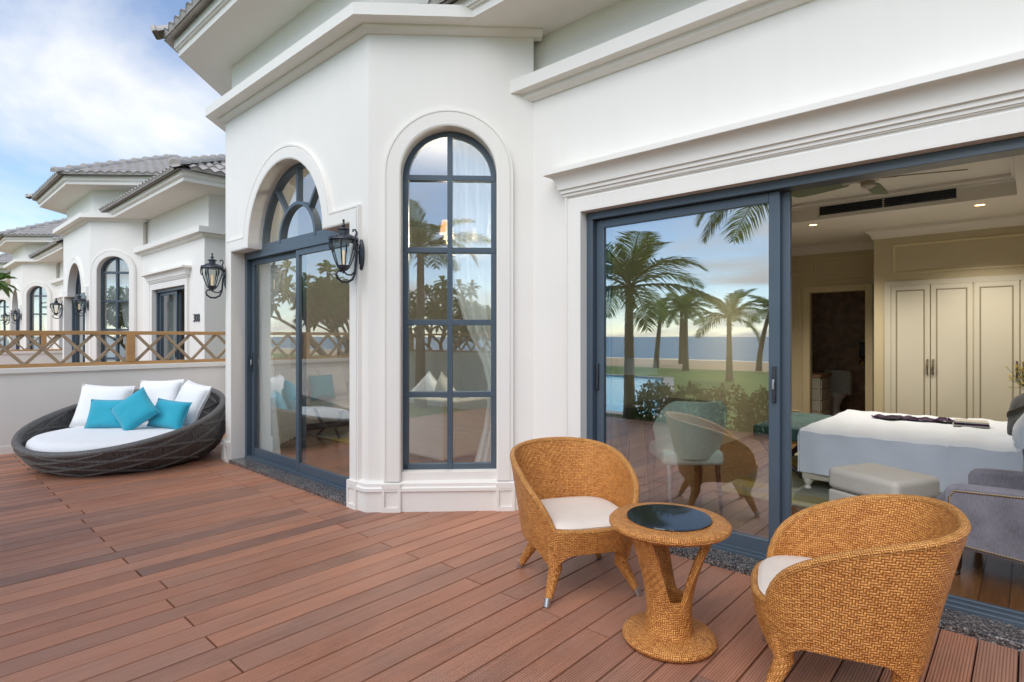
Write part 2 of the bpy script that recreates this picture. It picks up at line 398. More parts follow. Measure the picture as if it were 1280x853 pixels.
M['rug'] = rugmat()
def leaf(name, a, b, trans=.3):
    m = NT(name); co = m.coord(); oi = m.n('ShaderNodeObjectInfo')
    f = m.noise(co, 3.0, 4); c = m.ramp(f, [(.3, a), (.7, b)]); m.color(c); m.set(roughness=.5); m.b.inputs['Specular IOR Level'].default_value = .35
    t = m.n('ShaderNodeBsdfTranslucent'); m.link(c, t.inputs[0]); x = m.n('ShaderNodeMixShader'); x.inputs[0].default_value = trans
    m.link(m.b.outputs[0], x.inputs[1]); m.link(t.outputs[0], x.inputs[2]); m.link(x.outputs[0], m.out.inputs[0]); return m.m
M['palmleaf'] = leaf('palm_leaf', (.115, .20, .045), (.24, .33, .09), .5); M['leaf'] = leaf('frangipani_leaf', (.09, .18, .045), (.20, .30, .09), .5); M['hedgeleaf'] = leaf('hedge_leaf', (.05, .10, .025), (.11, .18, .045))
M['bark'] = simple('bark', (.17, .135, .10), .9, .35, 12, .6, 30, 0, .02); M['flower'] = simple('red_flower', (.55, .03, .05), .6); M['petal'] = simple('white_petal', (.8, .78, .7), .6); M['yellow'] = simple('yellow_flower', (.65, .48, .02), .6)
def grassmat():
    m = NT('lawn'); co = m.coord(); f = m.noise(co, .35, 6, .7); g = m.noise(co, 14, 4)
    m.color(m.ramp(m.math('ADD', m.math('MULTIPLY', f, .6), m.math('MULTIPLY', g, .4)), [(.3, (.11, .20, .035)), (.55, (.18, .27, .055)), (.75, (.28, .31, .09))])); m.set(roughness=.95); m.bump(g, .6, .05); return m.m
M['grass'] = grassmat()
M['sand'] = simple('sand', (.60, .43, .25), .95, .12, .6, .4, 8, 0, .03)
def water(name, c, rough, sc, st):
    m = NT(name); co = m.coord(); m.color(c); m.set(roughness=rough); m.b.inputs['Specular IOR Level'].default_value = .2; m.bump(m.noise(m.mapping(co, (1, 1.8, 1)), sc, 5, .6), st, .15); return m.m
M['sea'] = water('sea_water', (.075, .17, .235), .35, .5, .6)
def poolm():
    m = NT('pool_water'); co = m.coord(); f = m.noise(co, 3.5, 4, .5, 1.5)
    m.color(m.ramp(f, [(.35, (.04, .42, .64)), (.65, (.14, .64, .80))])); m.set(roughness=.1); m.b.inputs['Specular IOR Level'].default_value = .2; m.bump(f, .25, .05); return m.m
M['pool'] = poolm()
M['stone'] = simple('pale_stone', (.52, .49, .44), .8, .12, 3, .3, 60)

# ------------------------------------------------------------------ the setting
def sheet(name, x0, y0, x1, y1, z, mat, nx=1, ny=1):
    b = MB(); P = [[(x0+(x1-x0)*i/nx, y0+(y1-y0)*j/ny, z) for j in range(ny+1)] for i in range(nx+1)]
    b.grid(P); o = b.build(name, mat, smooth=0); return struct(o)
ground = MB()
prof = [(60, -.34), (-1.15, -.34), (-24, -.47), (-36, -.7), (-48, -1.0), (-64, -1.9)]
ground.grid([[(x, y, z) for y, z in prof[:3]] for x in (-400, -60, -13.2, -4.4, 60, 400)])
ground = struct(ground.build('lawn', M['grass'], smooth=0))
beach = MB(); beach.grid([[(x, y, z-.004) for y, z in prof[2:]] for x in range(-400, 401, 50)]); beach = struct(beach.build('beach', M['sand']))
sea = sheet('sea', -6000, -9000, 6000, -53, -1.15, M['sea'])
# pool set in the lawn
pq = [(-5.6, -3.2), (-10.6, -13.2), (-20, -13.2), (-15, -3.2)]
pb = MB(); pb.hexa([(x, y, -.42) for x, y in pq[::-1]] + [(x, y, -.25) for x, y in pq[::-1]]); pool = struct(pb.build('pool_water', M['pool'], smooth=0))
cop = MB(); cop.sweep(pq[::-1], [(0, -.4), (.35, -.4), (.35, -.2), (0, -.2), (0, -.4)], closed=True)
struct(cop.build('pool_coping', M['stone'], smooth=0))

# deck: every plank its own piece
XD0, XD1 = -9.03, 2.5
deck = struct(MB().box(XD0, -1.2, -.34, XD1, 4.2, -.045).build('deck', M['gap'], smooth=0))
_pl = {}
def plank_mesh(L):
    k = round(L, 3)
    if k not in _pl:
        w, t, c = .1345, .03, .0025; b = MB(); x = w/2
        ring = [(-x, -t), (x, -t), (x, -c), (x-c, 0), (-x+c, 0), (-x, -c)]
        b.grid([[(p[0], y, p[1]) for p in ring] for y in (0, L)], cv=True); b.idx([0,1,2,3,4,5][::-1]); b.idx([6,7,8,9,10,11])
        o = b.build('plank', M['deck'], smooth=0); _pl[k] = o.data; bpy.data.objects.remove(o)
    return _pl[k]
def deck_end(x):
    if x < -6.9: return 4.0
    if x < -3.9: return 2.70
    if x < -2.95: return x + 6.62
    return 3.46
k = 0; x = XD0 + .07
while x < XD1 - .05:
    off = 1.0 if k % 2 == 0 else 2.26
    if k % 7 == 3: off += .05
    y1 = deck_end(x); cuts = [-1.2] + [off + 2.42*n for n in range(-2, 3) if -1.0 < off + 2.42*n < y1 - .15] + [y1]
    for a, c in zip(cuts[:-1], cuts[1:]):
        o = mesh_obj('plank', plank_mesh(round(c - a - (.012 if c != y1 else 0), 2)), None, deck)
        o.location = (x + random.uniform(-.0008, .0008), a + .004, random.uniform(-.0012, .0006)); o.rotation_euler[1] = random.uniform(-.002, .002)
    x += .1405; k += 1

# divider walls and railings
def divider(x, ya, yb, face, label, rlabel, posts, mods):
    b = MB().box(x-.07, ya, -.34, x+.07, yb, .96)
    e = tag(empty('divider_wall', (x, (ya+yb)/2, -.34)), label, 'wall', 'low walls between terraces')
    o = b.build('wall', M['plaster'], e, 0, e.location); MB().box(x-.10, ya, .955, x+.10, yb, 1.02).build('cap', M['plaster'], e, 0, e.location, .006)
    MB().box(x+face*.07, ya, -.01, x+face*.082, yb, .09).build('skirting', M['plaster'], e, 0, e.location)
    r = tag(empty('railing', (x, (ya+yb)/2, 1.02)), rlabel, 'railing', 'oak railings on the low walls')
    MB().box(x-.03, ya, 1.02, x+.03, yb, 1.065).build('bottom_rail', M['oakrail'], r, 0, r.location, .004)
    MB().box(x-.035, ya, 1.425, x+.035, yb, 1.475).build('top_rail', M['oakrail'], r, 0, r.location, .004)
    for y in posts: MB().box(x-.04, y-.05, 1.063, x+.04, y+.05, 1.427).build('post', M['oakrail'], r, 0, r.location, .004)
    for a, c in mods:
        for s, (p, q) in enumerate(((a, c), (c, a))):
            MB().bar((x+(.013 if s else -.013), p, 1.05), (x+(.013 if s else -.013), q, 1.44), .036, .036, (1, 0, 0)).build('brace', M['oakslat'], r, 0, r.location, .003)
    return e
mods = []
for p in (-3.845, -2.325, -.805, .715, 2.235, 3.755):
    mods += [(p+.055+.3525*i, p+.055+.3525*(i+1)) for i in range(4)]
posts = [-3.845, -2.325, -.805, .715, 2.235, 3.755]
divider(-9.1, -3.9, 3.80, 1, 'white plastered low wall behind the round daybed, with oak railing on top', 'oak railing of crossed slats on the white wall behind the daybed', posts, [m for m in mods if m[1] < 3.79])
divider(2.6, -6.4, 3.80, -1, 'white low wall at the other end of the deck, mirrored in the tall window', 'oak railing at the other end of the deck, mirrored in the tall window', posts + [-5.365], [m for m in mods if m[1] < 3.79])

# ------------------------------------------------------------------ villa building kit
def o_rect(uL, uR, z0, z1): return lambda o: [(uL-o, z0), (uL-o, z1+o), (uR+o, z1+o), (uR+o, z0)]
def o_arch(c, r, z0, zs, n=24): return lambda o: [(c-r-o, z0)] + [(c-(r+o)*math.cos(PI*i/n), zs+(r+o)*math.sin(PI*i/n)) for i in range(n+1)] + [(c+r+o, z0)]
def o_shoulder(c, hw, r, z0, zs, n=24):
    def f(o):
        a = math.asin(o/(r+o)) if o > 0 else 0
        arc = [(c-(r+o)*math.cos(a+(PI-2*a)*i/n), zs+(r+o)*math.sin(a+(PI-2*a)*i/n)) for i in range(n+1)]
        return [(c-hw-o, z0), (c-hw-o, zs+o)] + arc + [(c+hw+o, zs+o), (c+hw+o, z0)]
    return f
def wall_panel(b, T, u0, u1, zb, zt, ol=None, th=.2):
    def q(pts):
        b.face([T(u, z, 0) for u, z in pts]); b.face([T(u, z, th) for u, z in pts][::-1])
    if ol is None: q([(u0,zb),(u1,zb),(u1,zt),(u0,zt)])
    else:
        p = ol(0); uL, uR, z0 = p[0][0], p[-1][0], p[0][1]
        q([(u0,zb),(uL,zb),(uL,zt),(u0,zt)]); q([(uR,zb),(u1,zb),(u1,zt),(uR,zt)])
        if z0 > zb: q([(uL,zb),(uR,zb),(uR,z0),(uL,z0)])
        for (a, za), (c, zc) in zip(p[:-1], p[1:]):
            if c - a > 1e-5: q([(a,za),(c,zc),(c,zt),(a,zt)])
        ring = p + [p[0]]
        for (a, za), (c, zc) in zip(ring[:-1], ring[1:]): b.face([T(a,za,0),T(c,zc,0),T(c,zc,th),T(a,za,th)])
    b.face([T(u0,zt,0),T(u1,zt,0),T(u1,zt,th),T(u0,zt,th)])
    for u in (u0, u1): b.face([T(u,zb,0),T(u,zt,0),T(u,zt,th),T(u,zb,th)])
def trim(b, T, ol, prof): b.grid([[T(u, z, -p) for u, z in ol(o)] for o, p in prof])
def bar2(b, T, a, c, w, d0, d1):
    a = Vector(a); c = Vector(c); t = (c-a).normalized(); n = Vector((-t.y, t.x))*w/2
    q = [a-n, c-n, c+n, a+n]
    b.hexa([T(p.x, p.y, d1) for p in q] + [T(p.x, p.y, d0) for p in q])
def arcbar(b, T, c, zs, r0, r1, a0, a1, d0, d1, n=24):
    ring = [(r0, d0), (r1, d0), (r1, d1), (r0, d1)]
    i0 = len(b.v); b.grid([[T(c-r*math.cos(a0+(a1-a0)*i/n), zs+r*math.sin(a0+(a1-a0)*i/n), d) for r, d in ring] for i in range(n+1)], cv=True)
    b.idx([i0+k for k in range(4)]); b.idx([i0+n*4+k for k in range(4)])
def pane(T, pts, d, parent, base, mat=None):
    b = MB(); b.face([T(u, z, d) for u, z in pts]); return b.build('pane', mat or M['glass'], parent, 0, base, recalc=False)
def arcpts(c, zs, r, a0, a1, n=14): return [(c-r*math.cos(a0+(a1-a0)*i/n), zs+r*math.sin(a0+(a1-a0)*i/n)) for i in range(n+1)]
ARCH = [(0, 0), (0, .03), (.012, .036), (.105, .036), (.107, .026), (.115, .026), (.118, .034), (.132, .034), (.138, 0)]

RIDGE = None
def ridge_mesh():
    global RIDGE
    if RIDGE is None:
        b = MB(); n = 8
        def ring(x, r, h): return [(x, -r*math.cos(PI*i/n), h + r*math.sin(PI*i/n)*.95) for i in range(n+1)]
        b.grid([ring(0, .085, .0), ring(.015, .105, .0), ring(.045, .105, .0), ring(.06, .092, -.005), ring(.37, .08, -.015)])
        b.idx(list(range(n+1))); o = b.build('hip_tile', M['tile'], recalc=False); RIDGE = o.data; bpy.data.objects.remove(o)
    return RIDGE
def hip_line(a, c, parent, base):
    a = Vector(a); c = Vector(c); a = a - (c-a).normalized()*.10; L = (c-a).length; d = (c-a).normalized(); n = int(L/.33)
    q = d.to_track_quat('X', 'Z')
    for i in range(n):
        o = mesh_obj('hip_tile', ridge_mesh(), None, parent); o.location = a + d*(.33*i) - Vector(base); o.rotation_mode = 'QUATERNION'; o.rotation_quaternion = q
def roof_face(b, e0, e1, up, H, tmax, sp=.18):
    e0 = Vector(e0); e1 = Vector(e1); L = (e1-e0).length; sx = (e1-e0)/L; up = Vector(up).normalized(); nn = sx.cross(up)
    if nn.z < 0: nn = -nn
    n = max(1, round(L/sp)); sp = L/n; m = 6; row = .33
    for i in range(n):
        s = (i+.5)*sp; top = tmax(s)*H
        if top < .12: continue
        def P(w, t, lift): return e0 + sx*(s+w*sp) + up*t + nn*(.042*max(0, math.cos(PI*w*1.25))**.7 + lift)
        t = 0
        while t < top - .01:
            t1 = min(t+row, top)
            A = [P(-.5+j/m, t, .028) for j in range(m+1)]; B = [P(-.5+j/m, t1, .002) for j in range(m+1)]
            b.grid([A, B]); b.grid([[a - nn*.026 for a in A], A])
            if t == 0: b.grid([[e0 + sx*(s+(-.5+j/m)*sp) - nn*.01 for j in range(m+1)], A])
            t = t1

def villa(p):
    ax, bx, y2, y1 = p['ax'], p['bx'], p['y2'], p['y1']; xr = p['xr']; s = math.sqrt(.5); dl = y1 - y2
    c1 = p['c1']; base = ((ax+bx)/2, y1, 0); det = p.get('detail', True)
    v = tag(empty('villa', base), p['label'], 'house', 'white villas in a row')
    B = lambda b, name, mat, parent=v, smooth=0, **k: b.build(name, M[mat] if isinstance(mat, str) else mat, parent, smooth, base, **k)
    T2 = lambda u, z, d: (u, y2+d, z)
    T3 = lambda u, z, d: (bx + u*s - d*s, y2 + u*s + d*s, z)
    T4 = lambda u, z, d: (ax - u*s + d*s, y2 + u*s + d*s, z)
    T1 = lambda u, z, d: (u, y1+d, z)
    L3 = dl/s; mid = (ax+bx)/2; zc = 3.83
    # door with fanlight in the bay front
    dhw = p['dhw']; ar = p['ar']; DZ = 2.34
    ol2 = o_shoulder(mid, dhw, ar, .03, DZ); b = MB(); wall_panel(b, T2, ax, bx, -.34, zc, ol2, .22); B(b, 'bay_front_wall', 'plaster')
    b = MB(); trim(b, T2, ol2, ARCH); B(b, 'door_surround', 'plaster', smooth=25)
    # tall arched window in the chamfer
    wc = p['wc']; wr = p['wr']; wz0, wzs = .305, 3.095 - wr
    ol3 = o_arch(wc, wr, wz0, wzs); b = MB(); wall_panel(b, T3, 0, L3, -.34, zc, ol3, .22); B(b, 'bay_side_wall', 'plaster')
    b = MB(); trim(b, T3, o_arch(wc, wr, .24, wzs), ARCH); B(b, 'window_surround', 'plaster', smooth=25)
    b = MB(); wall_panel(b, T4, 0, L3, -.34, zc, None, .22); B(b, 'bay_far_wall', 'plaster')
    # window
    fd0, fd1 = .10, .16; fw = .045
    w = MB(); bar2(w, T3, (wc-wr, wz0+fw/2), (wc+wr, wz0+fw/2), fw, fd0, fd1)
    for sg in (-1, 1): bar2(w, T3, (wc+sg*(wr-fw/2), wz0), (wc+sg*(wr-fw/2), wzs), fw, fd0, fd1)
    arcbar(w, T3, wc, wzs, wr-fw, wr, 0, PI, fd0, fd1)
    bar2(w, T3, (wc, wz0), (wc, wzs+wr-.01), .042, fd0-.006, fd1+.006)
    nb = 4; zs_ = [wz0+.02+(wzs-wz0-.02)*i/nb for i in range(nb+1)]
    for z in zs_[1:]: bar2(w, T3, (wc-wr+.01, z), (wc+wr-.01, z), .045, fd0-.003, fd1+.003)
    win = B(w, 'window', 'frame', bevel=.003, smooth=30)
    for sg in (-1, 1):
        u0, u1 = sorted((wc, wc+sg*(wr-.02)))
        for i in range(nb): pane(T3, [(u0, zs_[i]), (u1, zs_[i]), (u1, zs_[i+1]), (u0, zs_[i+1])], .13, win, base)
        a0, a1 = (0, PI/2) if sg < 0 else (PI/2, PI)
        pane(T3, arcpts(wc, wzs, wr-.02, a0, a1) + [(wc, wzs)], .13, win, base)
    # bay door: outer frame, two sashes, fanlight
    d0 = .12; f = MB(); uL, uR = mid-dhw, mid+dhw
    for u in (uL+.025, uR-.025): bar2(f, T2, (u, .03), (u, DZ), .05, d0, d0+.10)
    bar2(f, T2, (uL, DZ-.035), (uR, DZ-.035), .085, d0-.004, d0+.104); bar2(f, T2, (uL, .045), (uR, .045), .03, d0-.004, d0+.104)
    door = B(f, 'sliding_door', 'frame', bevel=.003, smooth=30)
    def sash(par, T, a, c, d, z0, z1, handle, st=.058, mat=None):
        q = MB(); 
        for u in (a+st/2, c-st/2): bar2(q, T, (u, z0), (u, z1), st, d, d+.035)
        bar2(q, T, (a+st, z0+.045), (c-st, z0+.045), .09, d+.002, d+.033); bar2(q, T, (a+st, z1-.03), (c-st, z1-.03), .06, d+.002, d+.033)
        q.build('sash', M['frame'], par, 30, base, .003)
        pane(T, [(a+st-.01, z0+.08), (c-st+.01, z0+.08), (c-st+.01, z1-.05), (a+st-.01, z1-.05)], d+.018, par, base, mat)
        if handle is not None:
            h = MB(); bar2(h, T, (handle, 1.0), (handle, 1.22), .022, d-.018, d+.002); h.build('handle', M['iron'], par, 30, base, .004)
            h = MB(); bar2(h, T, (handle, 1.08), (handle, 1.14), .012, d-.03, d-.016); h.build('latch', M['chrome'], par, 30, base, .002)
    sash(door, T2, uL+.05, mid+.035, d0+.055, .06, DZ-.077, uL+.085)
    sash(door, T2, mid-.035, uR-.05, d0+.012, .06, DZ-.077, None)
    fl = MB(); arcbar(fl, T2, mid, DZ, ar-.042, ar, 0, PI, d0, d0+.07); ri = ar*.49
    bar2(fl, T2, (mid-ar, DZ+.03), (mid+ar, DZ+.03), .05, d0+.001, d0+.069)
    arcbar(fl, T2, mid, DZ+.02, ri-.036, ri, 0, PI, d0-.004, d0+.074)
    angs = [R(52), R(90), R(128)]
    for a in angs: bar2(fl, T2, (mid-(ri-.02)*math.cos(a), DZ+.02+(ri-.02)*math.sin(a)), (mid-(ar-.03)*math.cos(a), DZ+(ar-.03)*math.sin(a)), .032, d0+.004, d0+.066)
    fan = B(fl, 'fanlight', 'frame', bevel=.003, smooth=30)
    pane(T2, arcpts(mid, DZ+.02, ri-.02, 0, PI), d0+.035, fan, base)
    lim = [0.0] + angs + [PI]
    for a, c in zip(lim[:-1], lim[1:]): pane(T2, arcpts(mid, DZ+.02, ri-.01, a, c, 8) + arcpts(mid, DZ+.01, ar-.02, a, c, 8)[::-1], d0+.035, fan, base)
    # bedroom wall with its wide door
    q0, q1 = p['door']; x0 = bx + dl
    ol1 = o_rect(q0, q1, .03, DZ); b = MB(); wall_panel(b, T1, x0-.08, xr, -.34, c1+.02, ol1, .2); B(b, 'bedroom_front_wall', 'plaster')
    b = MB(); wall_panel(b, lambda u, z, d: (xr-d, u, z), y1+.2, y1+6, -.34, c1+.02, None, .2); B(b, 'side_wall', 'plaster')
    pr = [(0, 0), (0, .034), (.02, .038), (.10, .038), (.112, .030), (.12, .030), (.123, .044), (.14, .044), (.14, 0)]
    b = MB(); trim(b, T1, ol1, pr); B(b, 'bedroom_door_surround', 'plaster', smooth=25)
    hood = MB(); hx0, hx1 = q0-.14, q1+.14; z = DZ+.13
    hood.sweep([(hx0, y1+.05), (hx0, y1-.04), (hx1, y1-.04), (hx1, y1+.05)], [(-.06, z), (.012, z), (.012, z+.018), (.026, z+.022), (.026, z+.045), (.042, z+.05)] + [(.042+.072*(1-math.cos(PI/2*i/6)), z+.055+.10*math.sin(PI/2*i/6)) for i in range(1, 7)] + [(.12, z+.16), (.12, z+.195), (-.06, z+.225)])
    B(hood, 'door_hood', 'plaster', smooth=30)
    fr = MB(); d0 = .045
    for u in (q0+.027, q1-.027): bar2(fr, T1, (u, .03), (u, DZ), .054, d0, d0+.13)
    bar2(fr, T1, (q0, DZ-.028), (q1, DZ-.028), .056, d0-.003, d0+.133)
    for k in range(4): bar2(fr, T1, (q0, .042+.006*(k % 2)), (q1, .042+.006*(k % 2)), .024+.012*(k % 2), d0+.004+k*.032, d0+.03+k*.032)
    sd_ = B(fr, 'patio_door', 'frame', bevel=.003, smooth=30)
    hw = p['sash']
    sash(sd_, T1, q0+.06, q0+.06+hw, d0+.045, .06, DZ-.06, q0+.06+hw-.03, .065, M['patioglass'])
    sash(sd_, T1, q0+.085, q0+.085+hw+.02, d0+.092, .06, DZ-.06, None, .065, M['glass2'])
    if det:
        h = MB(); bar2(h, T1, (q0+.075, 1.0), (q0+.075, 1.2), .02, d0+.027, d0+.047); h.build('handle', M['iron'], sd_, 30, base, .003)
    # cornices
    path = [(ax-dl-.3, y1+.3), (ax, y2), (bx, y2), (x0+.05, y1+.05)]
    prof = [(-.05, 3.83), (.02, 3.83), (.035, 3.842), (.055, 3.85), (.068, 3.865), (.068, 3.882), (.19, 3.882), (.19, 3.975), (-.05, 3.99)]
    b = MB(); b.sweep(path, prof); B(b, 'bay_cornice', 'plaster', smooth=28)
    k = c1 - 3.31
    prof1 = [(-.05, z+k) for z in (3.31,)] + [(.02, 3.31+k), (.04, 3.325+k), (.055, 3.335+k), (.062, 3.35+k), (.062, 3.368+k), (.135, 3.375+k), (.135, 3.475+k), (-.11, 3.49+k), (-.11, 3.31+k)]
    b = MB(); b.sweep([(x0-.21, y1), (xr, y1), (xr, y1+6)], prof1); B(b, 'bedroom_cornice', 'plaster', smooth=28)
    # plinth with pedestal blocks
    b = MB(); ppr = [(-.02, -.34), (.04, -.34), (.04, .16), (.055, .165), (.055, .19), (.04, .2), (.04, .225), (.018, .24), (-.02, .24)]
    for pth in ([(mid+dhw+.005, y2), (bx, y2), (x0, y1)], [(ax-dl, y1), (ax, y2), (mid-dhw-.005, y2)], [(x0, y1), (q0-.005, y1)], [(q1+.005, y1), (xr, y1)]):
        b = MB(); b.sweep(pth, ppr); B(b, 'plinth', 'plaster', smooth=28)
    def pedestal(T, u0, u1, front=.058):
        q = MB(); m_ = .022; F = front
        q.box(0, 0, 0, 1e-9, 1e-9, 1e-9); q = MB()
        o_ = [(u0, -.34), (u1, -.34), (u1, .225), (u0, .225)]; i_ = [(u0+m_, .035), (u1-m_, .035), (u1-m_, .185), (u0+m_, .185)]; o2 = [(u0, 0), (u1, 0), (u1, .225), (u0, .225)]
        for a in range(4):
            c = (a+1) % 4
            q.face([T(*o_[a], -F), T(*o_[c], -F), T(*i_[c], -F), T(*i_[a], -F)]); q.face([T(*i_[a], -F), T(*i_[c], -F), T(*i_[c], -F+.014), T(*i_[a], -F+.014)]); q.face([T(*o_[a], -F), T(*o_[c], -F), T(*o_[c], .01), T(*o_[a], .01)])
        q.face([T(*c_, -F+.014) for c_ in i_]); B(q, 'pedestal', 'plaster')
    for u in (wc-wr-.07, wc+wr+.07): pedestal(T3, u-.075, u+.075)
    for u in (mid-dhw-.07, mid+dhw+.07): pedestal(T2, u-.072, u+.064)
    pedestal(T1, q0-.145, q0-.004, .05)
    # sills
    B(MB().box(uL-.12, y2-.05, -.05, uR+.0, y2+.22, .034), 'granite_sill', 'granite', bevel=.004)
    B(MB().box(q0-.005, y1-.14, -.05, q1+.005, y1+.2, .034), 'granite_sill', 'granite', bevel=.004)
    # upper walls, eaves, roof
    ins = .06
    b = MB(); b.sweep([(ax-dl-.5, y1+.5), (ax, y2), (bx, y2), (bx+dl+.5, y1+.5)], [(-ins, 3.95), (-ins, 4.53), (-ins-.15, 4.53), (-ins-.15, 3.95), (-ins, 3.95)]); B(b, 'upper_wall', 'plaster')
    epath = [(ax-dl-.8, y1+.8), (ax, y2), (bx, y2), (bx+dl+.8, y1+.8)]
    eprof = [(-.5, 4.50), (.43, 4.50), (.43, 4.56), (.452, 4.565), (.452, 4.575), (.47, 4.58), (.47, 4.66), (-.5, 4.66), (-.5, 4.50)]
    b = MB(); b.sweep(epath, eprof); B(b, 'bay_eave', 'soffit')
    ex0 = x0 - .85
    b = MB(); b.sweep([(ex0, y1+.1), (xr-.1, y1+.1), (xr-.1, y1+6)], [(0, c1+.12), (0, 3.9), (-.12, 3.9), (-.12, c1+.12), (0, c1+.12)]); B(b, 'upper_wall', 'plaster')
    b = MB(); b.sweep([(ex0, y1), (xr, y1), (xr, y1+6)], [(-.6, 3.88), (.48, 3.88), (.48, 3.94), (.502, 3.945), (.502, 3.955), (.52, 3.96), (.52, 4.04), (-.6, 4.04), (-.6, 3.88)]); B(b, 'bedroom_eave', 'soffit')
    oe = .56; t22 = math.tan(PI/8)
    E1 = Vector((ax-t22*oe, y2-oe, 4.68)); E2 = Vector((bx+t22*oe, y2-oe, 4.68)); apex = Vector((mid, y1+p.get('apexdy', 1.45), p.get('apexz', 6.0)))
    Lc = 3.3; E3 = E2 + Vector((s, s, 0))*Lc; E0 = E1 + Vector((-s, s, 0))*Lc
    rf = MB()
    def tri(e0, e1, ap):
        L = (e1-e0).length; sx = (e1-e0)/L; sa = (ap-e0).dot(sx); foot = e0 + sx*sa; up = ap-foot
        roof_face(rf, e0, e1, up, up.length, lambda t: max(0, min(1, t/sa if t < sa else (L-t)/(L-sa))))
    tri(E1, E2, apex); tri(E2, E3, apex); tri(E0, E1, apex)
    F0 = Vector((ex0-.3, y1-.6, 4.05)); F1 = Vector((xr+.6, y1-.6, 4.05)); run = 2.3; rise = 1.15
    H = math.hypot(run, rise); L = (F1-F0).length
    roof_face(rf, F0, F1, (0, run, rise), H, lambda t: max(0, min(1, (L-t)/run)))
    G1 = F1 + Vector((0, 6.5, 0)); roof_face(rf, F1, G1, (-run, 0, rise), H, lambda t: max(0, min(1, t/run)))
    rfo = B(rf, 'roof_tiles', 'tile', smooth=40, recalc=False); rfo['kind'] = 'stuff'
    und = MB(); und.face([E1, E2, apex]); und.face([E2, E3, apex]); und.face([E0, E1, apex]); tp = F1+Vector((-run, run, rise))
    und.face([F0, F1, tp, Vector((F0.x, F0.y+run, F0.z+rise))]); und.face([F1, G1, Vector((tp.x, G1.y, tp.z)), tp])
    und.face([Vector((F0.x, F0.y+run, F0.z+rise)), tp, Vector((tp.x, G1.y, tp.z)), Vector((F0.x, G1.y, tp.z))])
    und.face([E3, Vector((E3.x, E3.y+3, 4.68)), apex]); und.face([E0, apex, Vector((E0.x, E0.y+3, 4.68))])
    for i in range(len(und.v)): und.v[i] = (und.v[i][0], und.v[i][1], und.v[i][2]-.03)
    B(und, 'roof_deck', 'tile', recalc=False)
    up_ = Vector((0, 0, .045))
    hip_line(E1+up_, apex+up_, v, base); hip_line(E2+up_, apex+up_, v, base); hip_line(F1+up_, tp+up_, v, base); hip_line(tp+up_, Vector((F0.x, tp.y, tp.z))+up_, v, base); hip_line(tp+up_, Vector((tp.x, G1.y, tp.z))+up_, v, base)
    return v, T1, T2, T3, base

own, T1, T2, T3, obase = villa(dict(ax=-6.80, bx=-3.93, y2=2.60, y1=3.54, xr=2.6, c1=3.31, dhw=1.205, ar=.77, wc=.645, wr=.385, door=(-2.50, .30), sash=1.32,
    label='white villa in front with the tall arched window and open patio door'))
nb, N1, N2, N3, nbase = villa(dict(ax=-17.35, bx=-14.67, y2=2.87, y1=3.64, xr=-10.42, c1=3.10, dhw=1.1, ar=.72, wc=.49, wr=.33, door=(-13.18, -11.28), sash=1.02, apexdy=1.4, apexz=5.95, detail=False,
    label='white villa with house number 308, just beyond the oak railing'))

# rooms behind the neighbours' glass and their curtains
def curtain(parent, base, pts, z0, z1, folds, amp, pinch=None, name='curtain', tie=1.0):
    """pts: ((x0,y0),(x1,y1)) in plan; pinch: (fraction towards pts[0], z) where it is tied back"""
    (xa, ya), (xb, yb) = pts; b = MB(); n = folds*8; m = 18; P = []
    L = math.hypot(xb-xa, yb-ya); nx, ny = -(yb-ya)/L, (xb-xa)/L
    for i in range(n+1):
        row = []
        for j in range(m+1):
            z = z0+(z1-z0)*j/m; t = i/n
            if pinch:
                g = math.exp(-((z-pinch[1])/.55)**2) if z > pinch[1] else math.exp(-((z-pinch[1])/.9)**2); t = t*(1-(1-pinch[0])*g)
            a = amp*math.sin(2*PI*folds*i/n + .35*math.sin(3*z+i*.05))
            row.append((xa+(xb-xa)*t+nx*a, ya+(yb-ya)*t+ny*a, z))
        P.append(row)
    b.grid(P); return b.build(name, M['curtain'], parent, 60, base, recalc=False)
MBx = MB(); MBx.box(-17.6, 6.9, 0, -10.7, 7.0, 3.5); MBx.box(-17.7, 3.8, 0, -17.6, 7, 3.6); MBx.box(-17.6, 3.3, 3.5, -14.75, 7, 3.56); MBx.box(-14.7, 3.86, 3.0, -10.63, 7, 3.06); MBx.box(-17.2, 3.86, -.02, -10.63, 7, .02)
MBx.build('inner_room', M['creamwall'], nb, 0, nbase)
q = N3(.17, 0, .195); q2 = N3(.80, 0, .195); qm2 = N3(.50, 0, .195)
curtain(nb, nbase, (q[:2], qm2[:2]), .31, 3.05, 5, .018, (.62, 1.3)); curtain(nb, nbase, (q2[:2], qm2[:2]), .31, 3.05, 5, .018, (.55, 1.3))
curtain(nb, nbase, ((-17.0, 3.14), (-16.4, 3.14)), .05, 3.2, 4, .03)
curtain(nb, nbase, ((-13.15, 3.90), (-12.6, 3.90)), .05, 2.5, 5, .025)
tx = bpy.data.curves.new('house_number', 'FONT'); tx.body = '308'; tx.size = .20; tx.extrude = .006; tx.materials.append(M['iron'])
tmp = bpy.data.objects.new('house_number', tx); COL.objects.link(tmp); bpy.context.view_layer.update()
tme = bpy.data.meshes.new_from_object(tmp.evaluated_get(bpy.context.evaluated_depsgraph_get())); bpy.data.objects.remove(tmp); to = mesh_obj('house_number', tme); to.parent = nb; to.location = (-10.93-nbase[0], 3.64-.008-nbase[1], 1.66); to.rotation_euler = (R(90), 0, 0); to.scale = (1.05, 1, 1)
far = copy_tree(nb); far.location = (far.location[0]-10.2, far.location[1]+.15, 0); far['label'] = 'third white villa down the row, partly behind the numbered one'
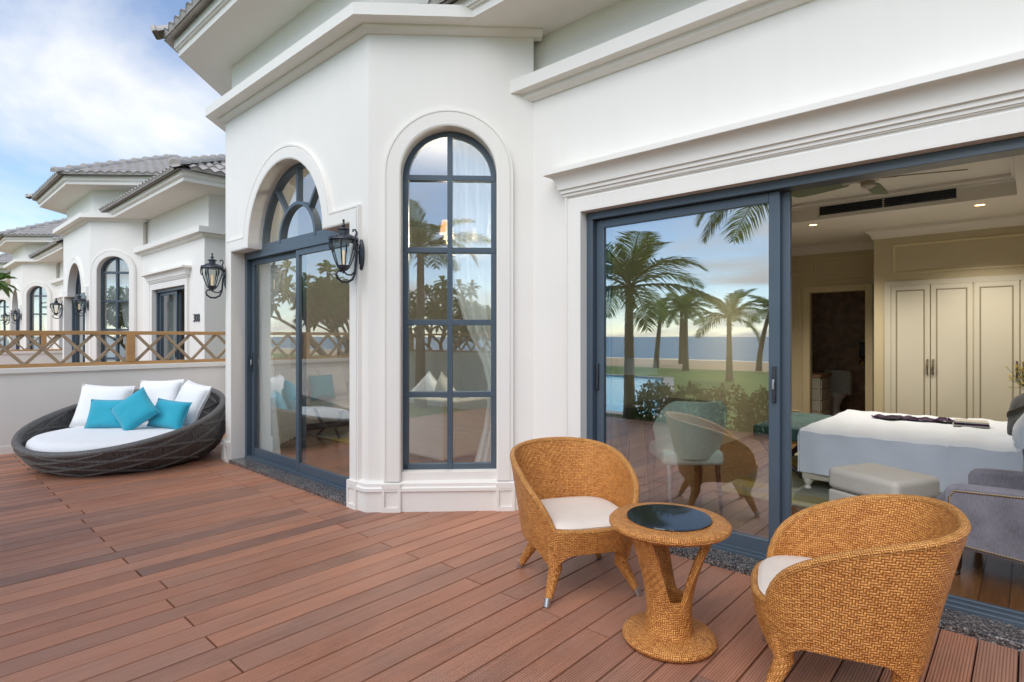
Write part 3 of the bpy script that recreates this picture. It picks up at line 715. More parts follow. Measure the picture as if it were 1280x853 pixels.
far2 = copy_tree(nb); far2.location = (nb.location[0]-20.4, nb.location[1]+.3, 0); far2['label'] = 'farthest white villa, only a sliver at the end of the row'
for f_ in (far, far2):
    for ch in list(f_.children):
        if ch.name.startswith('house_number'): bpy.data.objects.remove(ch)
divider(-19.3, 1.2, 3.85, 1, 'white low wall between the numbered villa and the third villa', 'oak railing seen through the gaps, in front of the third villa', [1.3, 2.78], [(1.36+.345*i, 1.36+.345*(i+1)) for i in range(4)] + [(2.84+.32*i, 2.84+.32*(i+1)) for i in range(3)])
struct(MB().box(-40, -1.2, -.34, -9.17, 3.4, -.06).build('neighbouring_deck', M['deck'], smooth=0))

# ------------------------------------------------------------------ wall lanterns
def lantern():
    t = empty('wall_lantern')
    b = MB()
    n = 28; rings = []
    for f, y in ((1.0, 0), (1.0, -.012), (.86, -.022), (.7, -.018), (.6, -.026), (.0, -.03)):
        rings.append([(.052*f*math.cos(2*PI*i/n), y, .005+.135*f*math.sin(2*PI*i/n)*(1+.05*math.cos(4*PI*i/n))) for i in range(n)])
    b.grid(rings, cv=True); b.build('backplate', M['iron'], t)
    b = MB(); pts = [(0, -.02, .04), (0, -.045, .0), (0, -.052, -.09), (0, -.058, -.15), (0, -.08, -.20), (0, -.125, -.225), (0, -.175, -.225), (0, -.215, -.20), (0, -.225, -.165), (0, -.205, -.14), (0, -.18, -.145)]
    b.tube(pts, [.010]*7+[.009, .008, .008, .009], 8)
    b.tube([(0, -.055, -.13), (0, -.09, -.165), (0, -.13, -.165), (0, -.155, -.145), (0, -.16, -.12)], [.007]*5, 8)
    b.tube([(0, -.02, .08), (0, -.05, .10), (0, -.055, .15), (0, -.04, .18), (0, -.055, .205), (0, -.075, .20), (0, -.075, .185)], [.009, .009, .008, .007, .007, .007, .009], 8)
    b.tube([(0, -.03, .09), (0, -.09, .10)], .009, 8)
    b.build('scroll_arm', M['iron'], t)
    c = (0, -.16, 0)
    b = MB(); b.lathe([(0, .275), (.007, .272), (.010, .258), (.005, .246), (.014, .235), (.016, .222), (.008, .212), (.014, .205), (.045, .198), (.050, .190), (.034, .184), (.034, .155), (.06, .150), (.088, .135), (.113, .118), (.118, .105), (.106, .098), (0, .098)], 24, c)
    for i in range(12):
        a = 2*PI*i/12; b.lathe([(0, .02), (.009, .008), (0, -.006)], 6, (c[0]+.109*math.cos(a), c[1]+.109*math.sin(a), .112))
    b.build('hood', M['iron'], t)
    def rg(z):
        f = (z+.105)/.205; return .042+.055*min(1, f*1.35)**.75
    b = MB()
    for i in range(6):
        a = 2*PI*i/6 + .3; b.tube([(c[0]+(rg(z)+.004)*math.cos(a), c[1]+(rg(z)+.004)*math.sin(a), z) for z in (.10, .07, .03, -.01, -.05, -.085, -.105)], .0055, 6)
        b.tube([(c[0]+.112*math.cos(a), c[1]+.112*math.sin(a), .10), (c[0]+.115*math.cos(a), c[1]+.115*math.sin(a), .05), (c[0]+.103*math.cos(a), c[1]+.103*math.sin(a), .02)], .006, 6)
    b.lathe([(0, -.16), (.008, -.155), (.012, -.14), (.03, -.132), (.05, -.11), (.052, -.095), (.04, -.092), (0, -.092)], 18, c)
    b.build('cage', M['iron'], t)
    b = MB(); b.lathe([(rg(z), z) for z in (.10, .07, .04, .0, -.04, -.07, -.095)], 24, c); b.build('glass_shade', M['lampglass'], t, 60, recalc=False)
    b = MB(); b.lathe([(0, .035), (.006, .03), (.010, .01), (.008, -.02), (.008, -.09)], 10, c); b.build('candle_bulb', M['candle'], t)
    return t
ln = lantern(); tag(ln, 'iron wall lantern between the bay door and the tall arched window', 'lantern', 'iron wall lanterns'); place(ln, (-4.035, 2.60, 2.06))
l2 = copy_tree(ln); place(l2, (-6.755, 2.60, 2.06)); l2['label'] = 'iron wall lantern on the near villa corner, above the daybed'
for i, (x, lab) in enumerate(((-14.80, 'iron wall lantern between arched door and tall window of the numbered villa'), (-17.22, 'iron wall lantern on the far side of the numbered villa arched door'))):
    c = copy_tree(ln); place(c, (x, 2.87, 2.06)); c['label'] = lab
    d = copy_tree(ln); place(d, (x-10.2, 3.02, 2.06)); d['label'] = ['iron wall lantern beside the tall window of the third villa', 'iron wall lantern on the far corner of the third villa'][i]

# ------------------------------------------------------------------ bedroom
FZ = .045
bf = struct(MB().box(-2.85, 3.74, -.05, .65, 9.0, FZ-.02).build('bedroom_floor', M['line'], smooth=0))
x = -2.85; k = 0; _fm = {}
while x < .64:
    cuts = [3.745] + [3.745 + ((k*.61) % 1.5) + .35 + 1.5*i for i in range(4)] + [8.96]; cuts = [c for c in cuts if c <= 8.96]
    for a, c in zip(cuts[:-1], cuts[1:]):
        L = round(c-a-.003, 2); w = min(.118, .645-x)
        if w < .02 or L < .05: continue
        if (L, w) not in _fm:
            o = MB().box(0, 0, 0, w, L, .022).build('floorboard', M['floor'], smooth=0); _fm[(L, w)] = o.data; bpy.data.objects.remove(o)
        o = mesh_obj('floorboard', _fm[(L, w)], None, bf); o.location = (x, a, FZ-.021)
    x += .1205; k += 1
CZ = 2.70; TZ = 2.90; TY = 6.97
b = MB(); b.box(-2.95, 3.74, 0, -2.85, 9.0, 3.0); struct(b.build('bedroom_wall_left', M['creamwall'], smooth=0))
b = MB(); b.box(.65, 3.74, 0, .75, 9.0, 3.0); struct(b.build('bedroom_wall_right', M['creamwall'], smooth=0))
b = MB(); yb = 8.96; d0, d1 = -2.35, -1.66
b.box(-2.85, yb, 0, d0, yb+.1, CZ); b.box(d1, yb, 0, -1.41, yb+.1, CZ); b.box(d0, yb, 2.03, d1, yb+.1, CZ); b.box(-1.41, 8.12, 0, -1.36, yb, CZ)
bw = struct(b.build('bedroom_wall_back', M['creamwall'], smooth=0))
def panel_mould(parent, x0, x1, z0, z1, y, w=.022, p=.012, name='wall_panel'):
    b = MB(); ring = [(0, 0), (.006, p), (w, p*.7), (w+.004, 0)]
    o = [[(x0+a, y-h, z0+a), (x1-a, y-h, z0+a), (x1-a, y-h, z1-a), (x0+a, y-h, z1-a)] for a, h in ring]
    b.grid(o, cv=True); return b.build(name, M['creamtrim'], parent, 0)
for a in ((-2.80, -2.48, .3, 2.32), (d0+.02, d1+.12, 2.18, 2.52)): panel_mould(bw, *a, yb)
panel_mould(bw, -2.80, -2.48, 2.38, 2.55, yb)
b = MB(); 
for (xa, xb, za, zb) in ((d0-.09, d0, 0, 2.12), (d1, d1+.09, 0, 2.12), (d0, d1, 2.03, 2.12)): b.box(xa, yb-.025, za, xb, yb, zb)
b.build('door_casing', M['creamtrim'], bw, 0, None, .006)
b = MB(); b.sweep([(-2.85, yb), (-1.41, yb), (-1.41, 8.10), (.65, 8.10)], [(0, 2.58), (.02, 2.58), (.03, 2.62), (.055, 2.65), (.08, 2.665), (.08, CZ), (0, CZ)]); b.build('crown_moulding', M['ceiling'], bw, 30)
# ceiling with raised tray and air vent
b = MB(); b.box(-2.95, TY, CZ, .65, 9.0, CZ+.3); b.box(-2.95, 3.60, TZ, .65, TY, TZ+.1); b.box(-.09, 3.74, CZ, .65, TY, TZ); b.box(-2.85, 3.74, CZ, -.09, 4.15, TZ)
cl_ = struct(b.build('bedroom_ceiling', M['ceiling'], smooth=0))
b = MB(); b.sweep([(-2.85, TY), (-.09, TY), (-.09, 4.15)], [(0, CZ+.13), (.015, CZ+.135), (.02, CZ+.16), (.04, CZ+.17), (.04, CZ+.198), (0, CZ+.198)]); b.build('tray_moulding', M['ceiling'], cl_, 30)
v = tag(empty('air_vent', (-1.1, TY, 2.79)), 'long black louvred air vent in the bedroom ceiling bulkhead', 'air vent')
MB().box(-.60, -.006, -.055, .60, 0, .055).build('backing', M['black'], v, 0)
b = MB(); 
for a in ((-.61, -.06, .61, -.05), (-.61, .05, .61, .06), (-.61, -.06, -.60, .06), (.60, -.06, .61, .06), (-.008, -.055, .008, .055)): b.box(a[0], -.012, a[1], a[2], -.001, a[3])
b.build('vent_frame', M['ceiling'], v, 0)
for i in range(5): MB().bar((-.60, -.012, -.04+.02*i), (.60, -.012, -.04+.02*i), .012, .003, (0, .6, .8)).build('slat', M['iron'], v, 0)
v.location = (-1.13, TY-.001, 2.79)
for x, y, lab in ((-1.87, 7.25, 'lit recessed ceiling spotlight near the bathroom door'), (-.37, 7.26, 'lit recessed ceiling spotlight above the wardrobe doors')):
    d = tag(empty('downlight', (x, y, CZ)), lab, 'ceiling light', 'recessed bedroom spotlights')
    MB().lathe([(.038, -.001), (.052, -.005), (.055, -.001)], 20).build('ring', M['ceiling'], d); MB().lathe([(0, -.002), (.04, -.002)], 20).build('lens', M['bulb'], d)
    L = bpy.data.lights.new('downlight', 'SPOT'); L.energy = 80; L.spot_size = R(125); L.spot_blend = .8; L.color = (1, .90, .76); L.shadow_soft_size = .04
    lo = bpy.data.objects.new('downlight_lamp', L); COL.objects.link(lo); lo.parent = d; lo.location = (0, 0, -.02)
# ceiling fan
f = tag(empty('ceiling_fan', (-.98, 5.38, TZ)), 'pale ceiling fan with green blades under the bedroom ceiling', 'ceiling fan')
MB().lathe([(0, 0), (.06, -.002), (.06, -.03), (.02, -.05), (.014, -.06), (.014, -.13), (.03, -.14)], 20).build('downrod', M['cream'], f)
MB().lathe([(.03, -.13), (.09, -.15), (.11, -.18), (.11, -.21), (.08, -.235), (.05, -.24), (.05, -.275), (.03, -.29), (0, -.292)], 24).build('motor', M['cream'], f)
for i in range(5):
    a = 2*PI*i/5 + .35; Mx = Matrix.Translation((0, 0, -.215)) @ Matrix.Rotation(a, 4, 'Z') @ Matrix.Rotation(R(14), 4, 'X')
    b = MB(); b.obox(Mx @ Matrix.Translation((.14, 0, 0)), .12, .035, .008); b.build('blade_arm', M['cream'], f, 0)
    b = MB(); P = [[Mx @ Vector((x, w*sgn, z)) for sgn, z in ((-1, 0), (1, 0), (1, .007), (-1, .007))] for x, w in ((.17, .045), (.2, .06), (.45, .072), (.6, .07), (.64, .055), (.655, .03))]
    b.grid(P, cv=True); b.build('blade', simple('fan_blade', (.22, .26, .17), .5) if i == 0 else bpy.data.materials['fan_blade'], f, 30)
# wardrobe wall
w = tag(empty('wardrobe', (-.36, 8.10, FZ)), 'cream built in wardrobe with panelled doors and bronze handles behind the bed', 'wardrobe')
WB = tuple(w.location)
MB().box(-1.41, 8.10, 0, .645, 8.9, CZ-.01).build('carcass', M['creamwall'], w, 0, WB)
b = MB()
for (xa, xb, za, zb) in ((-1.30, -1.235, FZ, 2.0), (-1.30, .64, 2.0, 2.06)): b.box(xa, 8.082, za, xb, 8.105, zb)
b.build('frame', M['cream'], w, 0, WB, .003)
px = panel_mould(None, -1.22, .60, 2.14, 2.50, 8.10, .026, .014, 'frieze_panel'); px.parent = w; px.location = (-WB[0], -WB[1], -WB[2])
for i in range(5):
    xa = -1.235 + i*.385; xb = min(xa+.382, .64)
    d = MB().box(xa+.003, 8.078, FZ+.06, xb-.003, 8.10, 1.998).build('wardrobe_door', M['cream'], w, 0, WB, .003)
    b = MB(); ring = [(.05, 0), (.053, .004), (.06, .004), (.064, 0)]
    b.grid([[(xa+a, 8.077-h, FZ+.06+a), (xb-a, 8.077-h, FZ+.06+a), (xb-a, 8.077-h, 1.998-a), (xa+a, 8.077-h, 1.998-a)] for a, h in ring], cv=True); b.build('panel_line', M['doorline'], d, 0, WB)
    hx = xb-.025 if i % 2 == 0 else xa+.025; b = MB()
    b.tube([(hx, 8.077, .98), (hx, 8.06, 1.0), (hx, 8.052, 1.05), (hx, 8.06, 1.10), (hx, 8.077, 1.12)], [.010, .007, .012, .007, .010], 8); b.lathe([(0, 0), (.012, .01), (0, .02)], 8, (hx, 8.066, .955)); b.lathe([(0, 0), (.012, .01), (0, .02)], 8, (hx, 8.066, 1.125)); b.build('handle', M['line'], d, 35, WB)
# bathroom beyond the doorway
b = MB(); b.box(-3.2, 11.3, 0, -1.0, 11.4, 2.7); b.box(-3.3, 9.06, 0, -3.2, 11.4, 2.7); b.box(-1.1, 9.06, 0, -1.0, 11.4, 2.7); b.box(-3.2, 9.06, 2.5, -1.0, 11.4, 2.6)
struct(b.build('bathroom_wall', M['brownstone'], smooth=0)); struct(MB().box(-3.2, 8.96, 0, -1.0, 11.3, FZ-.002).build('bathroom_floor', M['brownstone'], smooth=0))
t = tag(empty('toilet', (-2.45, 10.75, FZ)), 'white toilet seen through the bathroom doorway', 'toilet')
MB().lathe([(.11, 0), (.10, .05), (.09, .2), (.14, .3), (.19, .38), (.19, .40), (0, .40)], 20).build('bowl', M['porcelain'], t); MB().lathe([(0, .43), (.19, .43), (.2, .415), (.19, .402)], 20).build('lid', M['porcelain'], t); MB().box(-.2, .2, .36, .2, .40, .78).build('cistern', M['porcelain'], t, 0, None, .02)
t = tag(empty('vanity', (-2.62, 9.75, FZ)), 'cream vanity cabinet with drawers in the bathroom', 'cabinet')
MB().box(-.4, -.3, 0, .28, .3, .74).build('cabinet', M['cream'], t, 0, None, .004); MB().box(-.42, -.32, .74, .30, .32, .78).build('worktop', M['brownstone'], t, 0, None, .004)
for i in range(4):
    d = MB().box(.278, -.26, .06+.17*i, .292, .26, .205+.17*i).build('drawer', M['cream'], t, 0, None, .003); MB().lathe([(0, 0), (.012, .008), (0, .016)], 8, (.296, 0, .12+.17*i)).build('knob', M['line'], d)
    d = MB().box(-.1, -.314, .06+.17*i, .26, -.30, .205+.17*i).build('drawer', M['cream'], t, 0, None, .003); MB().lathe([(0, 0), (.012, .008), (0, .016)], 8, (.08, -.318, .12+.17*i)).build('knob', M['line'], d)
t = tag(empty('wall_phone', (-2.13, 11.29, 1.05)), 'dark wall phone with a bronze holder on the bathroom wall', 'phone')
MB().box(-.045, -.04, -.02, .045, 0, .26).build('handset', M['black'], t, 0, None, .015); MB().lathe([(0, -.14), (.05, -.12), (.06, -.08), (.02, -.05), (.05, -.03), (0, -.02)], 14, (0, -.05, 0)).build('holder', M['gold'], t)
# bed
bd = tag(empty('bed', (-.48, 6.37, FZ)), 'bed made up with a pale blue white sheet, on turned white legs', 'bed')
MB().box(-1.02, -.91, .10, 1.10, .91, .24).build('bed_frame', M['cream'], bd, 0, None, .01)
for sx in (-.98, 1.0):
    for sy in (-.87, .87): MB().lathe([(.022, 0), (.03, .02), (.018, .04), (.035, .07), (.04, .10), (.03, .115)], 14, (sx, sy, 0)).build('leg', M['porcelain'], bd)
b = MB(); nx, ny = 44, 36
def top(i, j): 
    return .535 + .006*noise.noise((i*.2, j*.2, 0)) + .004*math.sin(i*.9+.2*j)
cross = []                                          # drape: outline from front hem over the top to rear hem
hem = .16
Y0, Y1_ = -.93, .93; X0, X1 = -1.035, .42
P = []
for i in range(nx+1):
    x = X0+(X1-X0)*i/nx; row = []
    for j in range(-7, ny+8):
        if j < 0: z = hem + (.52-hem)*(7+j)/7; y = Y0 - .008*math.sin(i*.55+j*.3) - .006*noise.noise((i*.3, j*.3, 4)); 
        elif j > ny: z = hem + (.52-hem)*(ny+7-j)/7; y = Y1_ + .006
        else: z = top(i, j); y = Y0+(Y1_-Y0)*j/ny; z -= .018 if j in (0, ny) else 0
        row.append((x, y, z))
    P.append(row)
b.grid(P)
E0 = [p for p in P[0]]; b.grid([[(X0-.012*(1 if z < .5 else 0)-.003, y, z) for x, y, z in E0], [(X0-.002, y, z) for x, y, z in E0]])
face = [(X0, p[1], p[2]) for p in P[0]]; b.face(face)
b.build('sheet', M['sheet'], bd, 50, None)
MB().box(.36, -.90, .2, 1.10, .90, .50).build('mattress', M['white_cloth'], bd, 0, None, .05, 4)
P2 = []
for i in range(9):
    x = .02+.42*i/8; P2.append([(x, y, z+.008+.004*math.sin(i)) for (xx, y, z) in P[int((x-X0)/(X1-X0)*nx) if x < X1 else nx]])
bb = MB(); bb.grid([[(x, y*1.008, z) for x, y, z in r] for r in P2]); bb.build('turned_down_sheet', M['sheet'], bd, 50)
MB().box(1.07, -.98, .0, 1.12, .98, 1.15).build('headboard', M['beige'], bd, 0, None, .02)
def cushion(name, w, h, t, mat, n=14, pinch=.10, seed=0):
    b = MB()
    for sg in (1, -1):
        P = []
        for i in range(n+1):
            row = []
            for j in range(n+1):
                u = -1+2*i/n; v = -1+2*j/n
                k = 1 - pinch*(abs(u)**2*(1-abs(v)**2)*.0 + .0)
                x = u*w/2*(1-pinch*.5*(1-v*v)*abs(u)**3*0.9); y = v*h/2*(1-pinch*.5*(1-u*u)*abs(v)**3*.9)
                z = t/2*((1-u**4)*(1-v**4))**.55 + .010*noise.noise((u*2+seed, v*2, seed*3.1))*(1-u*u)*(1-v*v)
                row.append((x, y, sg*z))
            P.append(row if sg > 0 else row)
        b.grid(P)
    o = b.build(name, mat, None, 70)
    edge = []
    for a, c2 in (((-1, -1), (1, -1)), ((1, -1), (1, 1)), ((1, 1), (-1, 1)), ((-1, 1), (-1, -1))):
        for i in range(12):
            u = a[0]+(c2[0]-a[0])*i/12; v = a[1]+(c2[1]-a[1])*i/12
            edge.append(Vector((u*w/2*(1-pinch*.5*(1-v*v)*abs(u)**3*.9), v*h/2*(1-pinch*.5*(1-u*u)*abs(v)**3*.9), 0)))
    pb = MB(); pb.tube(edge + edge[:1], .0055, 6, False); pb.build('piping', mat, o, 60)
    return o
def put(o, loc, lean, rz, roll=0):
    """stand a cushion up: its face turned to -Y, leaned back by `lean` degrees, then turned about Z"""
    Mx = Matrix.Translation(loc) @ Matrix.Rotation(R(rz), 4, 'Z') @ Matrix.Rotation(R(90-lean), 4, 'X') @ Matrix.Rotation(R(roll), 4, 'Z')
    o.matrix_world = Mx; return o
c = cushion('bed_pillow', .7, .45, .22, M['sheet']); put(c, (.06, 5.80, FZ+.72), 32, -90); tag(c, 'pale pillow leaning at the head of the bed, nearest the window', 'pillow')
c = cushion('bolster_cushion', .5, .42, .2, M['darkcloth']); put(c, (.03, 6.22, FZ+.74), 20, -62, 25); tag(c, 'charcoal cushion with a black band on the bed', 'cushion')
bnd = MB(); bnd.box(-.20, -.035, -.105, .20, .035, .105); q = bnd.build('band', M['black'], c, 0, None, .02); q.scale = (.9, 1, .99)
c = MB(); P = [[(-.35+.7*i/30+.02*math.sin(j*1.7), -.09+.18*j/10+.03*math.sin(i*.6), .012+.022*abs(noise.noise((i*.35, j*.5, 2)))*2) for j in range(11)] for i in range(31)]
c.grid(P); c.grid([[(x, y, 0) for x, y, z in r] for r in P]); c = c.build('scarf', M['purple'], None, 60); place(c, (-.83, 6.75, FZ+.535), .15); tag(c, 'dark purple scarf lying across the bed', 'scarf')
c = tag(empty('folded_towel', (-.40, 6.62, FZ+.54), .1), 'small folded cream towel beside the purple scarf on the bed', 'towel')
for i in range(3): MB().box(-.13+.006*i, -.09, .018*i+.001, .13-.004*i, .09, .018*i+.018).build('fold', M['beige'] if i != 1 else M['purple'], c, 0, None, .007, 3)
# bench at the foot of the bed
t = tag(empty('tufted_bench', (-1.80, 6.35, FZ)), 'teal tufted bench with brass rail at the foot of the bed', 'bench')
bb = MB(); nn = 26; P = []
for i in range(11):
    P.append([(-.22+.44*i/10, -.62+1.24*j/nn, .50 - .022*math.exp(-4*(math.sin(PI*i/10*2.5)**2+math.sin(PI*j/nn*7)**2)) - (.02 if i in (0, 10) or j in (0, nn) else 0)) for j in range(nn+1)])
bb.grid(P); bb.build('tufted_top', M['tealtuft'], t, 50); MB().box(-.22, -.62, .37, .22, .62, .49).build('seat', M['tealtuft'], t, 0, None, .02, 3); MB().box(-.215, -.615, .345, .215, .615, .37).build('rail', M['gold'], t, 0)
for y in (-.5, .5):
    for sx in (-1, 1): 
        b = MB(); b.tube([(sx*.2, y, .345), (sx*.11, y, .24), (-sx*.03, y, .16), (-sx*.16, y, .06), (-sx*.2, y, .0)], [.02, .024, .022, .018, .016], 8); b.build('leg', M['darkwood'], t)
    MB().lathe([(0, -.02), (.03, 0), (0, .02)], 12, (0, y-.025, .19)).build('boss', M['gold'], t)
rg = tag(MB().box(-2.05, 4.9, FZ, .3, 7.75, FZ+.012).build('rug', M['rug'], None, 0, (-.9, 6.3, FZ)), 'grey and mustard rug under the bed', 'rug'); rg.location = (-.9, 6.3, FZ)
# ottoman
t = tag(empty('ottoman', (-.77, 4.70, FZ), R(-26)), 'beige upholstered ottoman between the bed and the rattan chair', 'ottoman')
MB().box(-.25, -.22, .02, .25, .22, .25).build('base', M['beige'], t, 0, None, .015, 3); MB().box(-.257, -.227, .255, .257, .227, .41).build('lid', M['beige'], t, 0, None, .04, 5); MB().box(-.24, -.21, 0, .24, .21, .03).build('foot', M['darkwood'], t, 0)
# armchair in lilac tweed
t = tag(empty('armchair', (.05, 4.34, FZ), R(-7)), 'lilac grey tweed armchair with brass nailheads just inside the open door', 'armchair')
MB().box(-.45, -.24, .20, .30, .24, .42).build('seat', M['lilac'], t, 0, None, .04, 4)
for sg in (-1, 1):
    y0, y1 = sorted((sg*.245, sg*.335))
    b = MB(); outl = [(-.37, .17), (.40, .13), (.40, .62), (.30, .60), (.1, .545), (-.30, .52), (-.365, .505), (-.38, .47)]
    b.face([(x, y0, z) for x, z in outl]); b.face([(x, y1, z) for x, z in outl][::-1]); b.grid([[(x, y0, z) for x, z in outl], [(x, y1, z) for x, z in outl]], cv=True)
    arm = b.build('arm', M['lilac'], t, 30, None, .018, 3)
    yy = sg*.338; b = MB(); path = [(-.352, .19), (-.352, .45), (-.33, .485), (.08, .515), (.30, .57), (.375, .585)]
    tot = []; 
    for (xa, za), (xb, zb) in list(zip(path[:-1], path[1:])) + [((-.352, .19), (.38, .155))]:
        L = math.hypot(xb-xa, zb-za); n = max(1, int(L/.0125))
        for i in range(n): tot.append((xa+(xb-xa)*i/n, za+(zb-za)*i/n))
    for x, z in tot: b.lathe([(.007, 0), (.0065, .003), (.004, .0055), (0, .0065)], 6)
    vv = []; b2 = MB()
    for x, z in tot:
        for k in range(6):
            a0, a1 = 2*PI*k/6, 2*PI*(k+1)/6
            b2.face([(x+.0062*math.cos(a0), yy, z+.0062*math.sin(a0)), (x+.0062*math.cos(a1), yy, z+.0062*math.sin(a1)), (x, yy+sg*.004, z)])
    b2.build('nailheads', M['bronze'], arm, 60, recalc=False)['kind'] = 'stuff'
b = MB(); b.hexa([(.27, -.25, .3), (.42, -.25, .3), (.42, .25, .3), (.27, .25, .3), (.36, -.25, .88), (.48, -.25, .86), (.48, .25, .86), (.36, .25, .88)]); b.build('backrest', M['lilac'], t, 0, None, .035, 4)
MB().box(.14, -.22, .42, .28, .22, .60).build('lumbar_cushion', M['lilac'], t, 0, None, .05, 4)
for sx in (-.33, .36):
    for sy in (-.28, .28): MB().lathe([(.014, 0), (.02, .01), (.016, .025), (.022, .04), (.026, .09), (.03, .20)], 12, (sx, sy, 0)).build('leg', M['darkwood'], t)
# desk, lamp and desk chair behind the closed pane
t = tag(empty('desk', (-2.62, 5.02, FZ)), 'dark desk with brass edged legs behind the closed glass door', 'desk')
MB().box(-.22, -.52, .67, .22, .55, .71).build('desk_top', M['darkwood'], t, 0, None, .004); MB().box(-.20, -.5, .60, .20, .53, .67).build('apron', M['darkwood'], t, 0)
for y in (-.47, .5):
    for sx in (-.13, .13):
        b = MB(); b.hexa([(sx-.02, y-.015, 0), (sx+.02, y-.015, 0), (sx+.02, y+.015, 0), (sx-.02, y+.015, 0), (sx-.06, y-.015, .58), (sx+.06, y-.015, .58), (sx+.06, y+.015, .58), (sx-.06, y+.015, .58)]); lg = b.build('leg', M['darkwood'], t, 0)
        b = MB()
        for e in (-1, 1): b.tube([(sx+e*.024, y-.018, 0), (sx+e*.032, y-.018, .25), (sx+e*.075, y-.018, .57)], .006, 6)
        b.build('brass_edge', M['gold'], lg)
t = tag(empty('desk_lamp', (-2.70, 4.68, FZ+.71)), 'slim desk lamp with a white drum shade on the dark desk', 'lamp')
MB().lathe([(0, .015), (.055, .015), (.06, 0)], 20).build('base', M['chrome'], t); MB().tube([(0, 0, .01), (0, 0, .40)], .007, 8).build('stem', M['gold'], t); MB().lathe([(.19, .30), (.175, .44)], 32).build('shade', M['whiteshade'], t, 60, recalc=False)
t = tag(empty('desk_chair', (-2.10, 4.42, FZ), R(132)), 'mint green upholstered desk chair with dark wooden arms, behind the closed glass', 'chair')
# local: seat faces +X
def shell(pr):
    b = MB(); b.grid(pr, cv=True); return b
n = 16; outer = []; 
for i in range(n+1):
    a = R(-74+148*i/n); g = abs(a)/R(74); zt = .86-.22*max(0, (g-.5)/.5)**1.5
    ring = []
    for tt, th in ((0, 0), (.5, 0), (1, 0), (1, .05), (.5, .06), (0, .06)):
        z = .40+(zt-.40)*tt; r = .25+.05*tt - th; lean = .10*tt*math.cos(a)
        ring.append((-(r+.02)*math.cos(a)-lean, r*math.sin(a)*1.02, z))
    outer.append(ring)
b = MB(); b.grid(outer, cv=True); i1 = len(b.v); b.face(outer[0]); b.face(outer[-1]); b.build('backrest', M['mint'], t, 50)
MB().box(-.24, -.24, .34, .27, .24, .46).build('seat', M['mint'], t, 0, None, .04, 4)
for sy in (-1, 1):
    b = MB(); b.tube([(-.02, sy*.265, .60), (.12, sy*.27, .60), (.22, sy*.27, .58), (.25, sy*.27, .52), (.22, sy*.265, .46), (.24, sy*.26, .40)], [.016, .016, .018, .016, .014, .016], 8); b.build('arm', M['darkwood'], t)
    MB().tube([(.23, sy*.2, .36), (.24, sy*.205, 0)], [.022, .012], 8).build('leg', M['darkwood'], t); MB().tube([(-.2, sy*.19, .36), (-.27, sy*.2, 0)], [.022, .012], 8).build('leg', M['chrome'] if sy > 0 else M['darkwood'], t)
# yellow flowers by the headboard
t = tag(empty('flower_vase', (-.02, 7.62, FZ)), 'bunch of yellow flowers in a tall vase at the far side of the bed', 'flowers')
MB().lathe([(0, 0), (.07, 0), (.09, .2), (.05, .5), (.04, .8), (.05, .86)], 18).build('vase', M['porcelain'], t)
b = MB(); g = MB(); rr = random.Random(3)
for i in range(60):
    c_ = Vector((rr.gauss(0, .07), rr.gauss(0, .07), .98+rr.gauss(0, .06)))
    for k in range(5):
        a = 2*PI*k/5; d_ = Vector((math.cos(a), math.sin(a), .4))*.022; s_ = Vector((-math.sin(a), math.cos(a), 0))*.011
        b.face([c_, c_+d_*.6+s_, c_+d_, c_+d_*.6-s_])
    g.tube([(0, 0, .84), c_], .002, 4)
g.build('stems', M['leaf'], t); b.build('blooms', M['yellow'], t, 0, recalc=False)
e_ = tag(empty('curtain_pair', (-2.70, 3.98, FZ)), 'sheer white curtain gathered at the edge of the closed bedroom pane', 'curtain')
curtain(e_, (-2.70, 3.98, FZ), ((-2.82, 3.86), (-2.58, 3.90)), FZ+.01, 2.66, 3, .035, name='sheer'); curtain(e_, (-2.70, 3.98, FZ), ((-2.84, 3.98), (-2.70, 4.0)), FZ+.01, 2.66, 2, .03, name='drape')

# ------------------------------------------------------------------ living room in the bay
b = MB(); poly = [(-6.75, 2.80), (-3.98, 2.80), (-3.03, 3.72), (-2.95, 3.74), (-2.95, 8), (-8.7, 8), (-8.7, 3.74), (-7.7, 3.74)]
b.face([(x, y, FZ) for x, y in poly]); b.face([(x, y, -.05) for x, y in poly][::-1]); b.grid([[(x, y, -.05) for x, y in poly], [(x, y, FZ) for x, y in poly]], cv=True)
lf = struct(b.build('living_room_floor', M['line'], smooth=0))
x = -8.7; k = 0
while x < -2.96:
    ya = 3.74 if x < -7.7 else (2.86+max(0, -6.85-x)+max(0, x+.13+3.95)) 
    w = min(.118, -2.955-x)
    for a, c in ((ya, 4.6+.5*(k % 3)), (4.6+.5*(k % 3), 7.98)):
        L = round(c-a-.003, 2)
        if (L, w) not in _fm:
            o = MB().box(0, 0, 0, w, L, .022).build('floorboard', M['floor'], smooth=0); _fm[(L, w)] = o.data; bpy.data.objects.remove(o)
        o = mesh_obj('floorboard', _fm[(L, w)], None, lf); o.location = (x, a, FZ-.017)
    x += .1205; k += 1
struct(MB().box(-8.8, 8, 0, -2.95, 8.1, 3.5).build('living_room_wall_back', M['wallwhite'], smooth=0)); struct(MB().box(-8.8, 3.54, -.3, -8.7, 8, 3.95).build('living_room_wall_left', M['wallwhite'], smooth=0))
struct(MB().box(-8.7, 3.56, -.3, -7.72, 3.74, 3.95).build('living_room_wall_front', M['plaster'], smooth=0))
b = MB(); b.face([(x, y, 3.5) for x, y in poly]); b.face([(x, y, 3.56) for x, y in poly]); struct(b.build('living_room_ceiling', M['ceiling'], smooth=0))
t = tag(empty('sofa', (-8.15, 4.35, FZ)), 'white sofa behind the sliding bay door', 'sofa')
